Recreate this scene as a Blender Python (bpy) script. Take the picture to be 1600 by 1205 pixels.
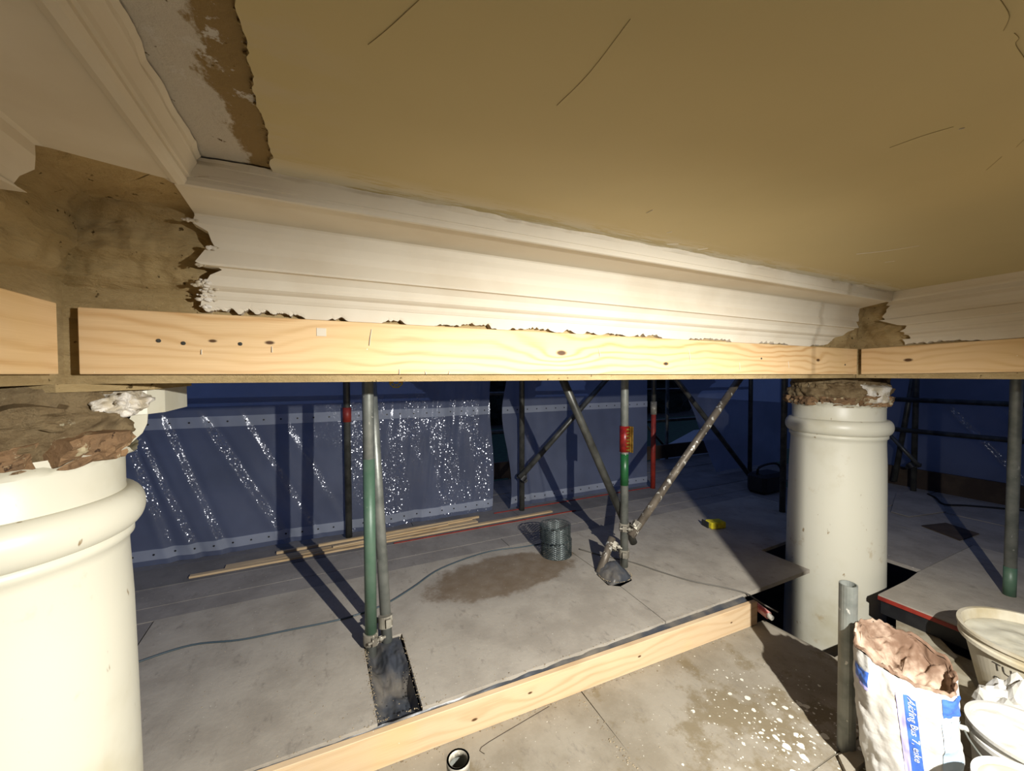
import bpy, bmesh, math, random
from mathutils import Vector, Matrix, noise as mn
random.seed(7)
for o in list(bpy.data.objects): bpy.data.objects.remove(o)
scene = bpy.context.scene
COL = scene.collection
R_ = math.radians

# ---------------------------------------------------------------- camera
# frame of the place: x runs along the timber-faced main beam from its inner corner, y points outwards, deck top is z = 0
F = 620.0; EYE = 1.2; PITCH = math.atan(17.5 / F)
CAM = Vector((0.4349, -1.0998, EYE)); FWD = Vector((0.43845, 0.89875, 0)); RGT = Vector((0.89875, -0.43845, 0))
cd = bpy.data.cameras.new('camera'); cam = bpy.data.objects.new('camera', cd); COL.objects.link(cam)
cd.sensor_width = 36; cd.lens = 36 * F / 1600; cd.clip_start = 0.02
cam.location = CAM; cam.rotation_euler = (math.pi / 2 - PITCH, 0, -math.atan2(FWD.x, FWD.y))
scene.camera = cam
# ---------------------------------------------------------------- light
wd = bpy.data.worlds.new('dusk'); scene.world = wd; wd.use_nodes = True
bg = wd.node_tree.nodes['Background']; bg.inputs[0].default_value = (0.14, 0.22, 0.52, 1); bg.inputs[1].default_value = 0.45
def spot(name, loc, aim, angle, power, col, rad=.025, wide=1.0):
    l = bpy.data.lights.new(name, 'SPOT'); l.spot_size = R_(angle); l.spot_blend = 1.0; l.energy = power; l.color = col; l.shadow_soft_size = rad
    o = bpy.data.objects.new(name, l); COL.objects.link(o); o.location = loc
    o.rotation_euler = (Vector(aim) - Vector(loc)).to_track_quat('-Z', 'Y').to_euler(); o.scale = (wide, 1, 1); return o
LAMP = (1.0, 0.98, 0.94)
spot('floodlight_offscreen', (1.30, -1.47, 1.33), (1.50, 1.5, -1.15), 116, 430, LAMP, rad=.010, wide=1.8)   # the one work flood, beside the viewer; the tube shadows on the deck point back to it
vs = scene.view_settings
vs.view_transform = 'Standard'; vs.look = 'None'; vs.exposure = 0.0; vs.gamma = 1; vs.use_curve_mapping = False

# ---------------------------------------------------------------- helpers
def lin(c):
    r = []
    for v in c:
        v /= 255.0; r.append(v / 12.92 if v <= .04045 else ((v + .055) / 1.055) ** 2.4)
    return (r[0], r[1], r[2], 1)
def ray(px, py):
    x = (px - 800) / F; z = -(py - 602.5) / F; c, s = math.cos(PITCH), math.sin(PITCH)
    return RGT * x + FWD * (c + z * s) + Vector((0, 0, -s + z * c))
def PZ(px, py, z):
    r = ray(px, py); return CAM + r * ((z - EYE) / r.z)
def PT(px, py, t):
    r = ray(px, py); return CAM + r * ((t - CAM.y) / r.y)
def PS(px, py, s):
    r = ray(px, py); return CAM + r * ((s - CAM.x) / r.x)
OFF = {}
def obj(name, bm, m, parent=None, smooth=False):
    me = bpy.data.meshes.new(name)
    if isinstance(bm, bmesh.types.BMesh):
        bmesh.ops.recalc_face_normals(bm, faces=bm.faces); bm.to_mesh(me); bm.free()
    else:
        me.from_pydata(bm[0], [], bm[1]); me.update()
    if parent is not None:
        off = OFF.get(parent.name, Vector((0, 0, 0)))
        me.transform(Matrix.Translation(-off))
    o = bpy.data.objects.new(name, me); COL.objects.link(o)
    if parent is not None: o.parent = parent; OFF[o.name] = off
    if m: me.materials.append(m)
    if smooth:
        for p in me.polygons: p.use_smooth = True
    return o
def tag(o, label, cat, group=None):
    o['label'] = label; o['category'] = cat
    if group: o['group'] = group
    return o
def thing(name, loc, label, cat, group=None):
    o = bpy.data.objects.new(name, None); COL.objects.link(o); o.location = loc; o.empty_display_size = .05
    OFF[o.name] = Vector(loc); return tag(o, label, cat, group)
def struct(o, label=None):
    o['kind'] = 'structure'
    if label: o['label'] = label
    return o
def B(): return bmesh.new()
def box(bm, x0, x1, y0, y1, z0, z1, bev=0.0):
    r = bmesh.ops.create_cube(bm, size=1)
    for v in r['verts']:
        v.co = Vector(((x0 + x1) / 2 + v.co.x * (x1 - x0), (y0 + y1) / 2 + v.co.y * (y1 - y0), (z0 + z1) / 2 + v.co.z * (z1 - z0)))
    if bev:
        es = list({e for v in r['verts'] for e in v.link_edges})
        bmesh.ops.bevel(bm, geom=es, offset=bev, segments=1, affect='EDGES')
    return bm
def prism(bm, poly, z0, z1):
    a = [bm.verts.new((p[0], p[1], z0)) for p in poly]; b = [bm.verts.new((p[0], p[1], z1)) for p in poly]
    bm.faces.new(a); bm.faces.new(b); n = len(poly)
    for i in range(n): bm.faces.new((a[i], a[(i + 1) % n], b[(i + 1) % n], b[i]))
    return bm
def frame(d):
    d = Vector(d).normalized(); a = Vector((0, 0, 1)) if abs(d.z) < .9 else Vector((1, 0, 0))
    x = d.cross(a).normalized(); return x, d.cross(x).normalized()
def cyl(bm, p0, p1, r, seg=16, r1=None, cap=True, inner=None):
    p0, p1 = Vector(p0), Vector(p1); x, y = frame(p1 - p0); r1 = r if r1 is None else r1
    def ring(p, rr): return [bm.verts.new(p + x * rr * math.cos(2 * math.pi * i / seg) + y * rr * math.sin(2 * math.pi * i / seg)) for i in range(seg)]
    a, b = ring(p0, r), ring(p1, r1)
    def br(a, b):
        for i in range(seg): bm.faces.new((a[i], a[(i + 1) % seg], b[(i + 1) % seg], b[i]))
    br(a, b)
    if inner:
        c, d = ring(p0, inner), ring(p1, inner); br(c, d); br(a, c); br(b, d)
    elif cap: bm.faces.new(a); bm.faces.new(b)
    return bm
def path(bm, pts, r, seg=6, sub=6):
    P = [Vector(p) for p in pts]; Q = []
    for i in range(len(P) - 1):
        p0, p1, p2, p3 = P[max(i - 1, 0)], P[i], P[i + 1], P[min(i + 2, len(P) - 1)]
        for k in range(sub):
            t = k / sub
            Q.append(.5 * ((2 * p1) + (p2 - p0) * t + (2 * p0 - 5 * p1 + 4 * p2 - p3) * t * t + (3 * p1 - p0 - 3 * p2 + p3) * t ** 3))
    Q.append(P[-1]); prev = None
    for i, q in enumerate(Q):
        d = Q[min(i + 1, len(Q) - 1)] - Q[max(i - 1, 0)]; x, y = frame(d)
        ring = [bm.verts.new(q + x * r * math.cos(2 * math.pi * k / seg) + y * r * math.sin(2 * math.pi * k / seg)) for k in range(seg)]
        if prev:
            for k in range(seg): bm.faces.new((prev[k], prev[(k + 1) % seg], ring[(k + 1) % seg], ring[k]))
        else: bm.faces.new(ring)
        prev = ring
    bm.faces.new(prev); return bm
def grid(bm, nu, nv, fn, wrap=False):
    V = [[bm.verts.new(fn(i / nu, j / nv)) for j in range(nv + 1)] for i in range(nu if wrap else nu + 1)]
    for i in range(nu):
        a, b = V[i], V[(i + 1) % len(V)]
        for j in range(nv): bm.faces.new((a[j], a[j + 1], b[j + 1], b[j]))
    return V
def lathe(bm, c, prof, seg=64, a0=0, a1=2 * math.pi):
    full = abs(a1 - a0 - 2 * math.pi) < 1e-6
    return grid(bm, seg, len(prof) - 1, lambda a, b: (c[0] + prof[round(b * (len(prof) - 1))][0] * math.cos(a0 + (a1 - a0) * a),
        c[1] + prof[round(b * (len(prof) - 1))][0] * math.sin(a0 + (a1 - a0) * a), prof[round(b * (len(prof) - 1))][1]), wrap=full)
def fb(p, sc=1.0, oct=4): return mn.fractal(Vector(p) * sc, 1.0, 2.0, oct)

# ---------------------------------------------------------------- materials
class N:
    def __init__(s, name):
        s.m = bpy.data.materials.new(name); s.m.use_nodes = True; s.t = s.m.node_tree; s.b = s.t.nodes['Principled BSDF']
        s.co = s.t.nodes.new('ShaderNodeTexCoord').outputs['Object']
    def n(s, ty, **kw):
        x = s.t.nodes.new('ShaderNode' + ty)
        for k, v in kw.items(): setattr(x, k, v)
        return x
    def l(s, a, b): s.t.links.new(a, b)
    def put(s, sock, v):
        if hasattr(v, 'is_output'): s.l(v, sock)
        else: sock.default_value = v
    def math(s, op, a, b=0.0, c=None):
        x = s.n('Math', operation=op); s.put(x.inputs[0], a); s.put(x.inputs[1], b)
        if c is not None: s.put(x.inputs[2], c)
        return x.outputs[0]
    def mapp(s, scale=(1, 1, 1), loc=(0, 0, 0), rot=(0, 0, 0), co=None):
        x = s.n('Mapping'); s.l(co or s.co, x.inputs[0]); x.inputs['Scale'].default_value = scale; x.inputs['Location'].default_value = loc; x.inputs['Rotation'].default_value = rot
        return x.outputs[0]
    def noise(s, scale, detail=5, rough=.55, co=None, dist=0):
        x = s.n('TexNoise'); s.l(co or s.co, x.inputs['Vector']); x.inputs['Scale'].default_value = scale
        x.inputs['Detail'].default_value = detail; x.inputs['Roughness'].default_value = rough; x.inputs['Distortion'].default_value = dist
        return x.outputs[0]
    def vor(s, scale, co=None, feat='F1', rnd=1):
        x = s.n('TexVoronoi', feature=feat); s.l(co or s.co, x.inputs['Vector']); x.inputs['Scale'].default_value = scale; x.inputs['Randomness'].default_value = rnd
        return x.outputs['Distance']
    def step(s, v, lo, hi):
        x = s.n('MapRange', interpolation_type='SMOOTHSTEP'); s.put(x.inputs[0], v); x.inputs[1].default_value = lo; x.inputs[2].default_value = hi
        return x.outputs[0]
    def mix(s, f, a, b):
        x = s.n('Mix', data_type='RGBA'); s.put(x.inputs[0], f); s.put(x.inputs[6], lin(a) if isinstance(a, tuple) else a); s.put(x.inputs[7], lin(b) if isinstance(b, tuple) else b)
        return x.outputs[2]
    def xyz(s, co=None):
        x = s.n('SeparateXYZ'); s.l(co or s.co, x.inputs[0]); return x.outputs
    def bump(s, h, st=.3, d=.01):
        x = s.n('Bump'); s.l(h, x.inputs['Height']); x.inputs['Strength'].default_value = st; x.inputs['Distance'].default_value = d
        s.l(x.outputs[0], s.b.inputs['Normal'])
    def done(s, col, rough=.6, metal=0.0, spec=.5):
        s.put(s.b.inputs['Base Color'], lin(col) if isinstance(col, tuple) else col); s.put(s.b.inputs['Roughness'], rough)
        s.b.inputs['Metallic'].default_value = metal; s.b.inputs['Specular IOR Level'].default_value = spec
        return s.m
def simple(name, c, c2=None, sc=8, rough=.6, metal=0, bump=0, bs=40, bd=.004, spec=.4, lo=.38, hi=.62):
    m = N(name)
    col = c if c2 is None else m.mix(m.step(m.noise(sc), lo, hi), c, c2)
    if bump: m.bump(m.noise(bs, 6), bump, bd)
    return m.done(col, rough, metal, spec)

def pine(name, knots=(), base=(216, 184, 138), late=(192, 150, 98), freq=11):
    m = N(name); x, y, z = m.xyz()
    w = m.noise(1.6, 3, co=m.mapp((.9, 1, 3)))
    v = m.math('ADD', m.math('MULTIPLY_ADD', w, .16, -.08), z)
    dark = None
    for (kx, kz, kr) in knots:
        c = m.n('VectorMath', operation='DISTANCE'); m.l(m.mapp((.45, 0, 1)), c.inputs[0]); c.inputs[1].default_value = (kx * .45, 0, kz)
        d = c.outputs['Value']; e = m.math('DIVIDE', .0009, m.math('ADD', m.math('POWER', d, 2), .0012))
        v = m.math('ADD', v, m.math('MULTIPLY', e, .05))
        k = m.step(d, kr * 1.2, kr * .5); dark = k if dark is None else m.math('MAXIMUM', dark, k)
    cb = m.n('CombineXYZ'); m.l(v, cb.inputs[2])
    wv = m.n('TexWave', wave_type='BANDS', bands_direction='Z'); m.l(cb.outputs[0], wv.inputs['Vector']); wv.inputs['Scale'].default_value = freq
    g = m.math('POWER', wv.outputs[1], 2.6)
    fine = m.noise(9, 4, co=m.mapp((.8, 4, 60)))
    g2 = m.math('MULTIPLY', g, m.step(m.noise(2.2, 2, co=m.mapp((.6, 1, 2))), .25, .7))
    col = m.mix(g2, base, late)
    col = m.mix(m.math('MULTIPLY', m.step(fine, .45, .75), .35), col, (238, 208, 160))
    col = m.mix(m.math('MULTIPLY', m.step(m.noise(3, 3), .5, .75), .4), col, (214, 180, 122))
    if dark is not None: col = m.mix(dark, col, (84, 58, 34))
    col = m.mix(m.step(m.noise(70, 2), .76, .8), col, (240, 236, 220))
    m.bump(fine, .12, .002); return m.done(col, .55, 0, .3)

def deckmat(name, stain=False, splat=False, c=(166, 158, 144), c2=(147, 139, 126)):
    m = N(name)
    col = m.mix(m.step(m.noise(3.5, 8, .65), .36, .66), c, c2)
    col = m.mix(m.math('MULTIPLY', m.step(m.noise(26, 5, .7, co=m.mapp((1, .5, 1))), .55, .72), .45), col, (108, 101, 92))
    if stain:
        c0 = m.n('VectorMath', operation='LENGTH'); m.l(m.mapp((2.05, 4.4, 0), (-.43 * 2.05, .16 * 4.4, 0)), c0.inputs[0])
        f = m.math('ADD', c0.outputs['Value'], m.math('MULTIPLY_ADD', m.noise(5, 6, .7), .9, -.45))
        col = m.mix(m.math('MULTIPLY', m.step(f, 1.06, .86), m.math('MULTIPLY_ADD', m.noise(14, 5), .5, .5)), col, (104, 86, 64))
    col = m.mix(m.step(m.noise(95, 2), .72, .76), col, (196, 190, 176))
    if splat:
        x, y, z = m.xyz()
        d0 = m.n('VectorMath', operation='LENGTH'); m.l(m.mapp((1, 1, 0), (-.98, -.68, 0)), d0.inputs[0])
        near = m.step(d0.outputs['Value'], .62, .12)
        col = m.mix(m.math('MULTIPLY', m.step(m.math('ADD', m.noise(6, 6, .7), m.math('MULTIPLY', near, .16)), .56, .7), .7), col, (112, 98, 70))
        wob = m.n('VectorMath', operation='ADD'); m.l(m.co, wob.inputs[0]); nn = m.n('TexNoise'); nn.inputs['Scale'].default_value = 40
        sc = m.n('VectorMath', operation='SCALE'); m.l(nn.outputs['Color'], sc.inputs[0]); sc.inputs['Scale'].default_value = .014; m.l(sc.outputs[0], wob.inputs[1])
        for (vs_, th) in ((19, .20), (48, .17)):
            v = m.vor(vs_, co=wob.outputs[0])
            th2 = m.math('MULTIPLY_ADD', near, .2, th - .12)
            dd = m.math('SUBTRACT', th2, m.math('ADD', v, m.math('MULTIPLY_ADD', m.noise(9, 2), .5, -.2)))
            col = m.mix(m.step(dd, 0, .02), col, (212, 208, 192))
    m.bump(m.noise(38, 6, .7), .25, .006); return m.done(col, .85, 0, .25)

M = {}
M['pine_a'] = pine('pine_main', ((1.15, .07, .010), (1.62, .040, .007), (.22, .075, .004), (.33, .075, .005), (2.65, .07, .008)))
M['pine_b'] = pine('pine_side', ((.20, .066, .009), (.62, .06, .007)), freq=9)
M['pine_k'] = pine('pine_kerb', ((1.6, .06, .005), (1.05, .075, .005), (.82, .05, .006), (2.2, .06, .004)), base=(204, 178, 142), late=(190, 160, 122), freq=7)
M['lath'] = pine('lath', base=(184, 160, 124), late=(156, 128, 90), freq=9)
M['deck'] = deckmat('deck_panel', stain=True)
M['plank'] = deckmat('deck_plank', c=(142, 136, 128), c2=(124, 118, 111))
M['low'] = deckmat('lower_panel', splat=True, c=(150, 142, 126), c2=(130, 121, 104))
M['dark_plank'] = deckmat('outer_plank', c=(118, 114, 110), c2=(100, 97, 94))
M['cream'] = simple('cream_paint', (222, 217, 196), (206, 199, 174), 2.2, .42, bump=.08, bs=30, spec=.4, lo=.5, hi=.78)
def colmat():
    m = N('column_paint')
    col = m.mix(m.step(m.noise(2.4, 5), .5, .72), (204, 200, 181), (186, 179, 153))
    col = m.mix(m.math('MULTIPLY', m.step(m.noise(6, 5, .7), .60, .72), .6), col, (170, 150, 112))
    col = m.mix(m.step(m.noise(30, 3, co=m.mapp((1, 1, .35))), .69, .73), col, (146, 128, 98))
    m.bump(m.noise(22, 4), .10, .006); return m.done(col, .4, 0, .45)
M['col'] = colmat()
M['plaster'] = simple('cornice_plaster', (212, 203, 184), (203, 192, 171), 3, .7, bump=.06, bs=60, spec=.25)
M['rough_plaster'] = simple('rough_plaster', (224, 218, 206), (186, 174, 150), 25, .85, bump=.8, bs=60, bd=.01, spec=.2)
def baremat():
    m = N('bare_render')
    st = m.noise(7, 7, .7, co=m.mapp((.5, .5, 2.4)))
    col = m.mix(m.step(st, .35, .68), (168, 145, 102), (196, 173, 128))
    col = m.mix(m.step(m.noise(2.4, 4), .5, .7), col, (170, 147, 100))
    col = m.mix(m.step(m.noise(55, 4), .66, .72), col, (88, 72, 46))
    col = m.mix(m.step(m.noise(20, 5, .7), .73, .77), col, (206, 196, 176))
    m.bump(m.noise(16, 9, .72, co=m.mapp((.7, .7, 2))), .9, .02); return m.done(col, .95, 0, .1)
M['bare'] = baremat()
def ceilmat():
    m = N('olive_ceiling_paint'); x, y, z = m.xyz()
    col = m.mix(m.step(m.noise(1.3, 4), .4, .7), (188, 171, 124), (180, 164, 118))
    near = m.step(x, .52, .36)
    f = m.math('MULTIPLY', near, m.step(m.noise(9, 6, .7, co=m.mapp((.6, 1.5, 1))), .42, .66))
    col = m.mix(m.math('MULTIPLY', f, .6), col, (184, 170, 140))
    n2 = m.step(y, -.33, -.245); g = m.math('MULTIPLY', n2, m.step(m.noise(11, 7, .72, co=m.mapp((.5, 3, 1))), .42, .52))
    col = m.mix(m.math('MULTIPLY', g, .85), col, (206, 198, 176))
    m.bump(m.noise(2.2, 3), .15, .05); return m.done(col, .55, 0, .35)
M['ceil'] = ceilmat()
def skimmat():
    m = N('skim_smears'); x, y, z = m.xyz()
    e = m.math('ADD', x, m.math('MULTIPLY_ADD', m.noise(13, 7, .7, co=m.mapp((1, .6, 1))), .13, -.065))
    col = m.mix(m.step(e, .318, .33), (190, 182, 168), (138, 116, 78))
    col = m.mix(m.math('MULTIPLY', m.step(m.noise(26, 6, .7), .56, .62), m.step(y, -.36, -.46)), col, (196, 190, 180))
    col = m.mix(m.step(m.noise(60, 4), .68, .72), col, (92, 74, 46))
    m.bump(m.noise(30, 8, .7), .6, .012); return m.done(col, .9, 0, .15)
M['skim'] = skimmat()
M['crack'] = simple('hairline_crack_paint', (150, 134, 94), None, rough=.9)
def tubemat(name, c, c2, fleck=(190, 188, 178), metal=.5, rough=.42, th=.665):
    m = N(name)
    col = m.mix(m.step(m.noise(9, 5), .35, .7), c, c2)
    col = m.mix(m.step(m.noise(38, 3, co=m.mapp((1, 1, .6))), th, th + .05), col, fleck)
    m.bump(m.noise(50, 4), .15, .003); return m.done(col, rough, metal, .5)
M['tube'] = tubemat('galvanised_tube', (142, 144, 136), (104, 108, 102))
M['tube_dark'] = tubemat('weathered_tube', (92, 92, 86), (56, 56, 52), th=.78)
M['tube_spat'] = tubemat('spattered_tube', (118, 108, 94), (84, 76, 66), (205, 202, 190), .35, .5, .60)
M['green'] = tubemat('green_paint', (70, 98, 78), (88, 108, 92), (188, 196, 180), .05, .45, .74)
M['green_b'] = tubemat('bright_green_paint', (22, 84, 42), (28, 68, 38), (196, 200, 190), .05, .4, .72)
M['red'] = tubemat('red_paint', (150, 48, 34), (112, 34, 26), (110, 90, 80), .05, .5, .75)
M['clamp'] = tubemat('plastered_steel', (158, 152, 136), (110, 104, 92), (196, 190, 172), .3, .6, .6)
M['black'] = simple('black_fitting', (22, 22, 24), (34, 34, 34), 8, .5)
M['gold'] = simple('gold_collar', (196, 160, 74), (150, 112, 44), 30, .3, .8)
M['redcol'] = simple('red_collar', (124, 26, 22), (92, 18, 18), 30, .35)
M['plastic'] = simple('black_polythene', (60, 63, 68), (104, 98, 88), 6, .38, bump=.4, bs=22, spec=.5, lo=.45, hi=.72)
M['dirt'] = simple('edge_dirt', (160, 146, 120), (118, 104, 82), 40, .95, bump=.6, bs=70)
def brickmat():
    m = N('old_brick')
    col = m.mix(m.step(m.noise(11, 6, .65), .36, .66), (150, 120, 88), (120, 96, 72))
    col = m.mix(m.step(m.noise(5, 3), .52, .66), col, (150, 120, 88))
    col = m.mix(m.step(m.noise(17, 6, .7), .57, .63), col, (190, 176, 142))
    col = m.mix(m.step(m.noise(31, 4, .6), .64, .68), col, (70, 54, 42))
    m.bump(m.noise(26, 9, .72), .8, .015); return m.done(col, .95, 0, .1)
M['brick'] = brickmat()
def mortmat():
    m = N('old_mortar')
    col = m.mix(m.step(m.noise(8, 6, .7), .38, .64), (158, 138, 104), (122, 102, 74))
    col = m.mix(m.step(m.noise(4.3, 4), .62, .72), col, (96, 88, 82))
    col = m.mix(m.step(m.noise(17, 6, .7), .64, .70), col, (206, 196, 166))
    m.bump(m.noise(24, 9, .75), 1, .02); return m.done(col, .95, 0, .1)
M['mortar'] = mortmat()
M['wall'] = simple('house_wall', (204, 201, 192), (194, 190, 180), 2, .8)
M['cable'] = simple('blue_grey_cable', (62, 74, 80), None, rough=.5)
M['gcable'] = simple('grey_cable', (92, 88, 80), None, rough=.6)
M['bcable'] = simple('black_cable', (22, 22, 22), None, rough=.5)
M['sponge'] = simple('yellow_sponge', (226, 208, 44), (196, 178, 36), 40, .95, bump=.8, bs=140, bd=.006)
M['sponge_b'] = simple('dark_scourer', (36, 38, 36), None, rough=.95, bump=.8, bs=160)
M['mesh'] = simple('metal_lath', (78, 86, 84), (56, 64, 64), 20, .4, .3)
M['timber_dk'] = simple('dark_timber', (72, 58, 44), (54, 42, 32), 5, .8, bump=.2)
M['gyp'] = simple('broken_board', (150, 138, 114), (176, 168, 146), 14, .9, bump=.4, bs=40)
M['pail'] = simple('white_plastic', (190, 188, 181), (178, 173, 160), 5, .4, spec=.4)
M['tub'] = simple('dusty_white_plastic', (206, 198, 176), (182, 168, 134), 5, .5, spec=.4)
M['wetplaster'] = simple('white_plaster', (208, 206, 199), (194, 190, 178), 8, .6, bump=.4, bs=16, bd=.01)
M['dryplaster'] = simple('dried_plaster', (206, 202, 182), (190, 182, 156), 5, .75, bump=.3, bs=14, bd=.01)
M['lidcream'] = simple('cream_lid', (188, 174, 136), (174, 158, 118), 6, .6)
M['ink'] = simple('dark_print', (70, 66, 60), None, rough=.6)
M['blue'] = simple('blue_print', (58, 96, 178), (72, 112, 190), 30, .5)
M['lilac'] = simple('lilac_print', (176, 170, 220), None, rough=.5)
M['navy'] = simple('navy_print', (60, 84, 130), None, rough=.5)
M['white'] = simple('white_print', (240, 240, 240), None, rough=.5)
M['paleblue'] = simple('pale_blue_print', (168, 188, 204), (186, 200, 212), 12, .5)
M['bag'] = simple('paper_sack', (206, 204, 197), (190, 185, 174), 6, .55, bump=.5, bs=14, bd=.012, spec=.35)
M['bag_in'] = simple('brown_sack_lining', (100, 76, 58), (186, 164, 142), 9, .8, bump=.4, bs=14, bd=.012, lo=.45, hi=.7)
M['pink'] = simple('pink_red_plastic', (196, 92, 84), (222, 170, 160), 40, .45)
M['yellow'] = simple('yellow_print', (196, 168, 60), None, rough=.5)
M['orange'] = simple('orange_print', (190, 118, 40), None, rough=.5)
M['hedge'] = simple('dark_foliage', (28, 40, 26), (16, 24, 16), 6, .9)
M['grass'] = simple('dark_lawn', (34, 66, 38), (26, 50, 30), 3, .9)
M['ground'] = simple('ground_soil', (70, 66, 58), (52, 48, 42), 2, .95)
M['pale'] = simple('pale_render', (170, 172, 176), None, rough=.8)
def sheetmat(name, tint=(136, 143, 162), gl=.16):
    m = N(name); t = m.t; t.nodes.remove(m.b); out = t.nodes['Material Output']
    at = m.n('Attribute', attribute_name='crinkle')
    vo = m.n('TexVoronoi'); m.l(m.co, vo.inputs['Vector']); vo.inputs['Scale'].default_value = 165
    sub = m.n('VectorMath', operation='SUBTRACT'); m.l(vo.outputs['Color'], sub.inputs[0]); sub.inputs[1].default_value = (.5, .5, .5)
    sc = m.n('VectorMath', operation='SCALE'); m.l(sub.outputs[0], sc.inputs[0]); m.l(m.math('MULTIPLY_ADD', at.outputs['Fac'], 1.5, .12), sc.inputs['Scale'])
    ge = m.n('NewGeometry'); ad = m.n('VectorMath', operation='ADD'); m.l(ge.outputs['Normal'], ad.inputs[0]); m.l(sc.outputs[0], ad.inputs[1])
    nz = m.n('VectorMath', operation='NORMALIZE'); m.l(ad.outputs[0], nz.inputs[0])
    col = m.mix(m.step(m.noise(1.7, 4), .35, .65), tint, tuple(int(v * .9) for v in tint))
    df = m.n('BsdfDiffuse'); m.l(col, df.inputs[0]); tr = m.n('BsdfTranslucent'); m.l(col, tr.inputs[0])
    g = m.n('BsdfGlossy'); g.inputs['Color'].default_value = (.9, .92, 1, 1); g.inputs['Roughness'].default_value = .17; m.l(nz.outputs[0], g.inputs['Normal'])
    tp = m.n('BsdfTransparent'); tp.inputs[0].default_value = (.85, .88, .95, 1)
    def mx(f, a, b):
        q = m.n('MixShader'); q.inputs[0].default_value = f; m.l(a, q.inputs[1]); m.l(b, q.inputs[2]); return q.outputs[0]
    s = mx(.66, df.outputs[0], tr.outputs[0]); s = mx(.14, s, tp.outputs[0]); q = m.n('MixShader'); m.l(m.math('MULTIPLY_ADD', at.outputs['Fac'], gl * .8, .03), q.inputs[0]); m.l(s, q.inputs[1]); m.l(g.outputs[0], q.inputs[2]); s = q.outputs[0]
    m.l(s, out.inputs['Surface']); return m.m
M['sheet'] = sheetmat('scaffold_sheeting')
M['band'] = sheetmat('sheeting_band', (214, 220, 232), .05)

# ---------------------------------------------------------------- the setting
ground = struct(obj('ground', box(B(), -40, 70, -10, 70, -3.6, -3.5), M['ground']), 'dark ground far below the scaffold')
bm = B(); box(bm, -1.6, 5.0, -3.75, -3.55, -3.5, 2.0)
struct(obj('wall_back', bm, M['wall']), 'cream rendered house wall behind the porch')
# entablature beams
Rp = Vector((3.04, 0, 0)); A8 = R_(8); rd = Vector((-math.sin(A8), -math.cos(A8), 0)); rin = Vector((-math.cos(A8), math.sin(A8), 0))
bm = B(); box(bm, -.52, 3.72, .028, .46, 1.18, 1.80)
wf = struct(obj('wall_front', bm, M['bare']), 'brown bare render beam spanning the two columns')
bm = B(); box(bm, -.52, -.030, -3.6, .028, 1.18, 1.80)
struct(obj('wall_left', bm, M['bare']), 'brown bare render beam above the damaged nearer column')
bm = B()
prism(bm, [(Rp - rin * .028 + rd * -.028)[:2], (Rp - rin * .028 + rd * 3.6)[:2], (Rp - rin * .45 + rd * 3.6)[:2], (Rp - rin * .45 + rd * -.02)[:2]], 1.18, 1.80)
struct(obj('wall_right', bm, M['bare']), 'brown bare render beam running back from the farther column')
struct(obj('roof', box(B(), -.7, 4.0, -3.7, .6, 1.80, 1.86), M['timber_dk']), 'porch roof slab above the ceiling')

# cornice profile: (inward offset d, height above the board's lower edge)
SC = .9
PROF = [(-.034, .135), (-.006, .150), (-.003, .170), (.000, .187), (.004, .187), (.010, .196), (.014, .206), (.024, .211), (.031, .216), (.033, .223), (.033, .228),
        (.036, .240), (.046, .252), (.050, .256), (.064, .257), (.066, .262), (.068, .297), (.064, .298), (.064, .301), (.068, .316), (.078, .336), (.088, .350), (.090, .366), (.096, .370),
        (.244, .372), (.245, .366), (.249, .363), (.254, .365), (.256, .372), (.256, .379), (.258, .380), (.259, .388), (.261, .396), (.263, .403), (.264, .405), (.265, .411), (.268, .4165)]
ZB = 1.2
CEIL = ZB + .4175 * SC
def cornice(name, place, e0, e1, n, seed, label, rag_low=.012, rag_top=.014, cap0=False, cap1=False, soff=False, spread=1.0):
    bm = B(); rows = []; K = len(PROF)
    pr = [(d * SC * (.78 if soff and 16 <= k <= 23 else 1), z * SC) for k, (d, z) in enumerate(PROF)]
    for i in range(n + 1):
        f = i / n; row = []
        for k, (d, z) in enumerate(pr):
            a = e0(d, z, k); b = e1(d, z, k); s = a + (b - a) * f
            if k <= 2:
                q = min(1, max(0, (fb((s * 5, seed, 9), 1, 3) + .12) * 5)) * max(.002, .010 + .011 * fb((s * 60, seed, 3), 1, 4)) * rag_low / .012
                z = max(z, min(.168, .136 + q))
            if k >= K - 3:
                d += rag_top * .7 * fb((s * 9, seed * 2.0, 1.7), 1, 5) * (.3 if k == K - 3 else 1)
            if spread > 1 and k >= 24: d = .220 + (d - .220) * spread
            row.append(bm.verts.new(place(s, d, ZB + z)))
        rows.append(row)
    def capr(row, sg):                      # broken thickness at a torn end
        nr = []
        for k, v in enumerate(row):
            d, z = pr[k]
            nr.append(bm.verts.new(v.co + place(0, -.03, 0) - place(0, 0, 0) + Vector((0, 0, .016 if d > .1 else 0))))
        for k in range(K - 1):
            bm.faces.new((row[k], row[k + 1], nr[k + 1], nr[k]))
    for i in range(n):
        for k in range(K - 1): bm.faces.new((rows[i][k], rows[i][k + 1], rows[i + 1][k + 1], rows[i + 1][k]))
    if cap0: capr(rows[0], -1)
    if cap1: capr(rows[-1], 1)
    return struct(obj(name, bm, M['plaster']), label)
def jag(k, seed, amp): return amp * (fb((k * .30, seed, 2.2), 1, 2) * 1.3 + fb((k * .83, seed, 5.1), 1, 3) * .6)
pm = lambda s, d, z: Vector((s, -d, z))
pl = lambda s, d, z: Vector((-.008 + d, -s, z))
prr = lambda s, d, z: Rp + rd * s + rin * d + Vector((0, 0, z + .018 * s))
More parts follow.
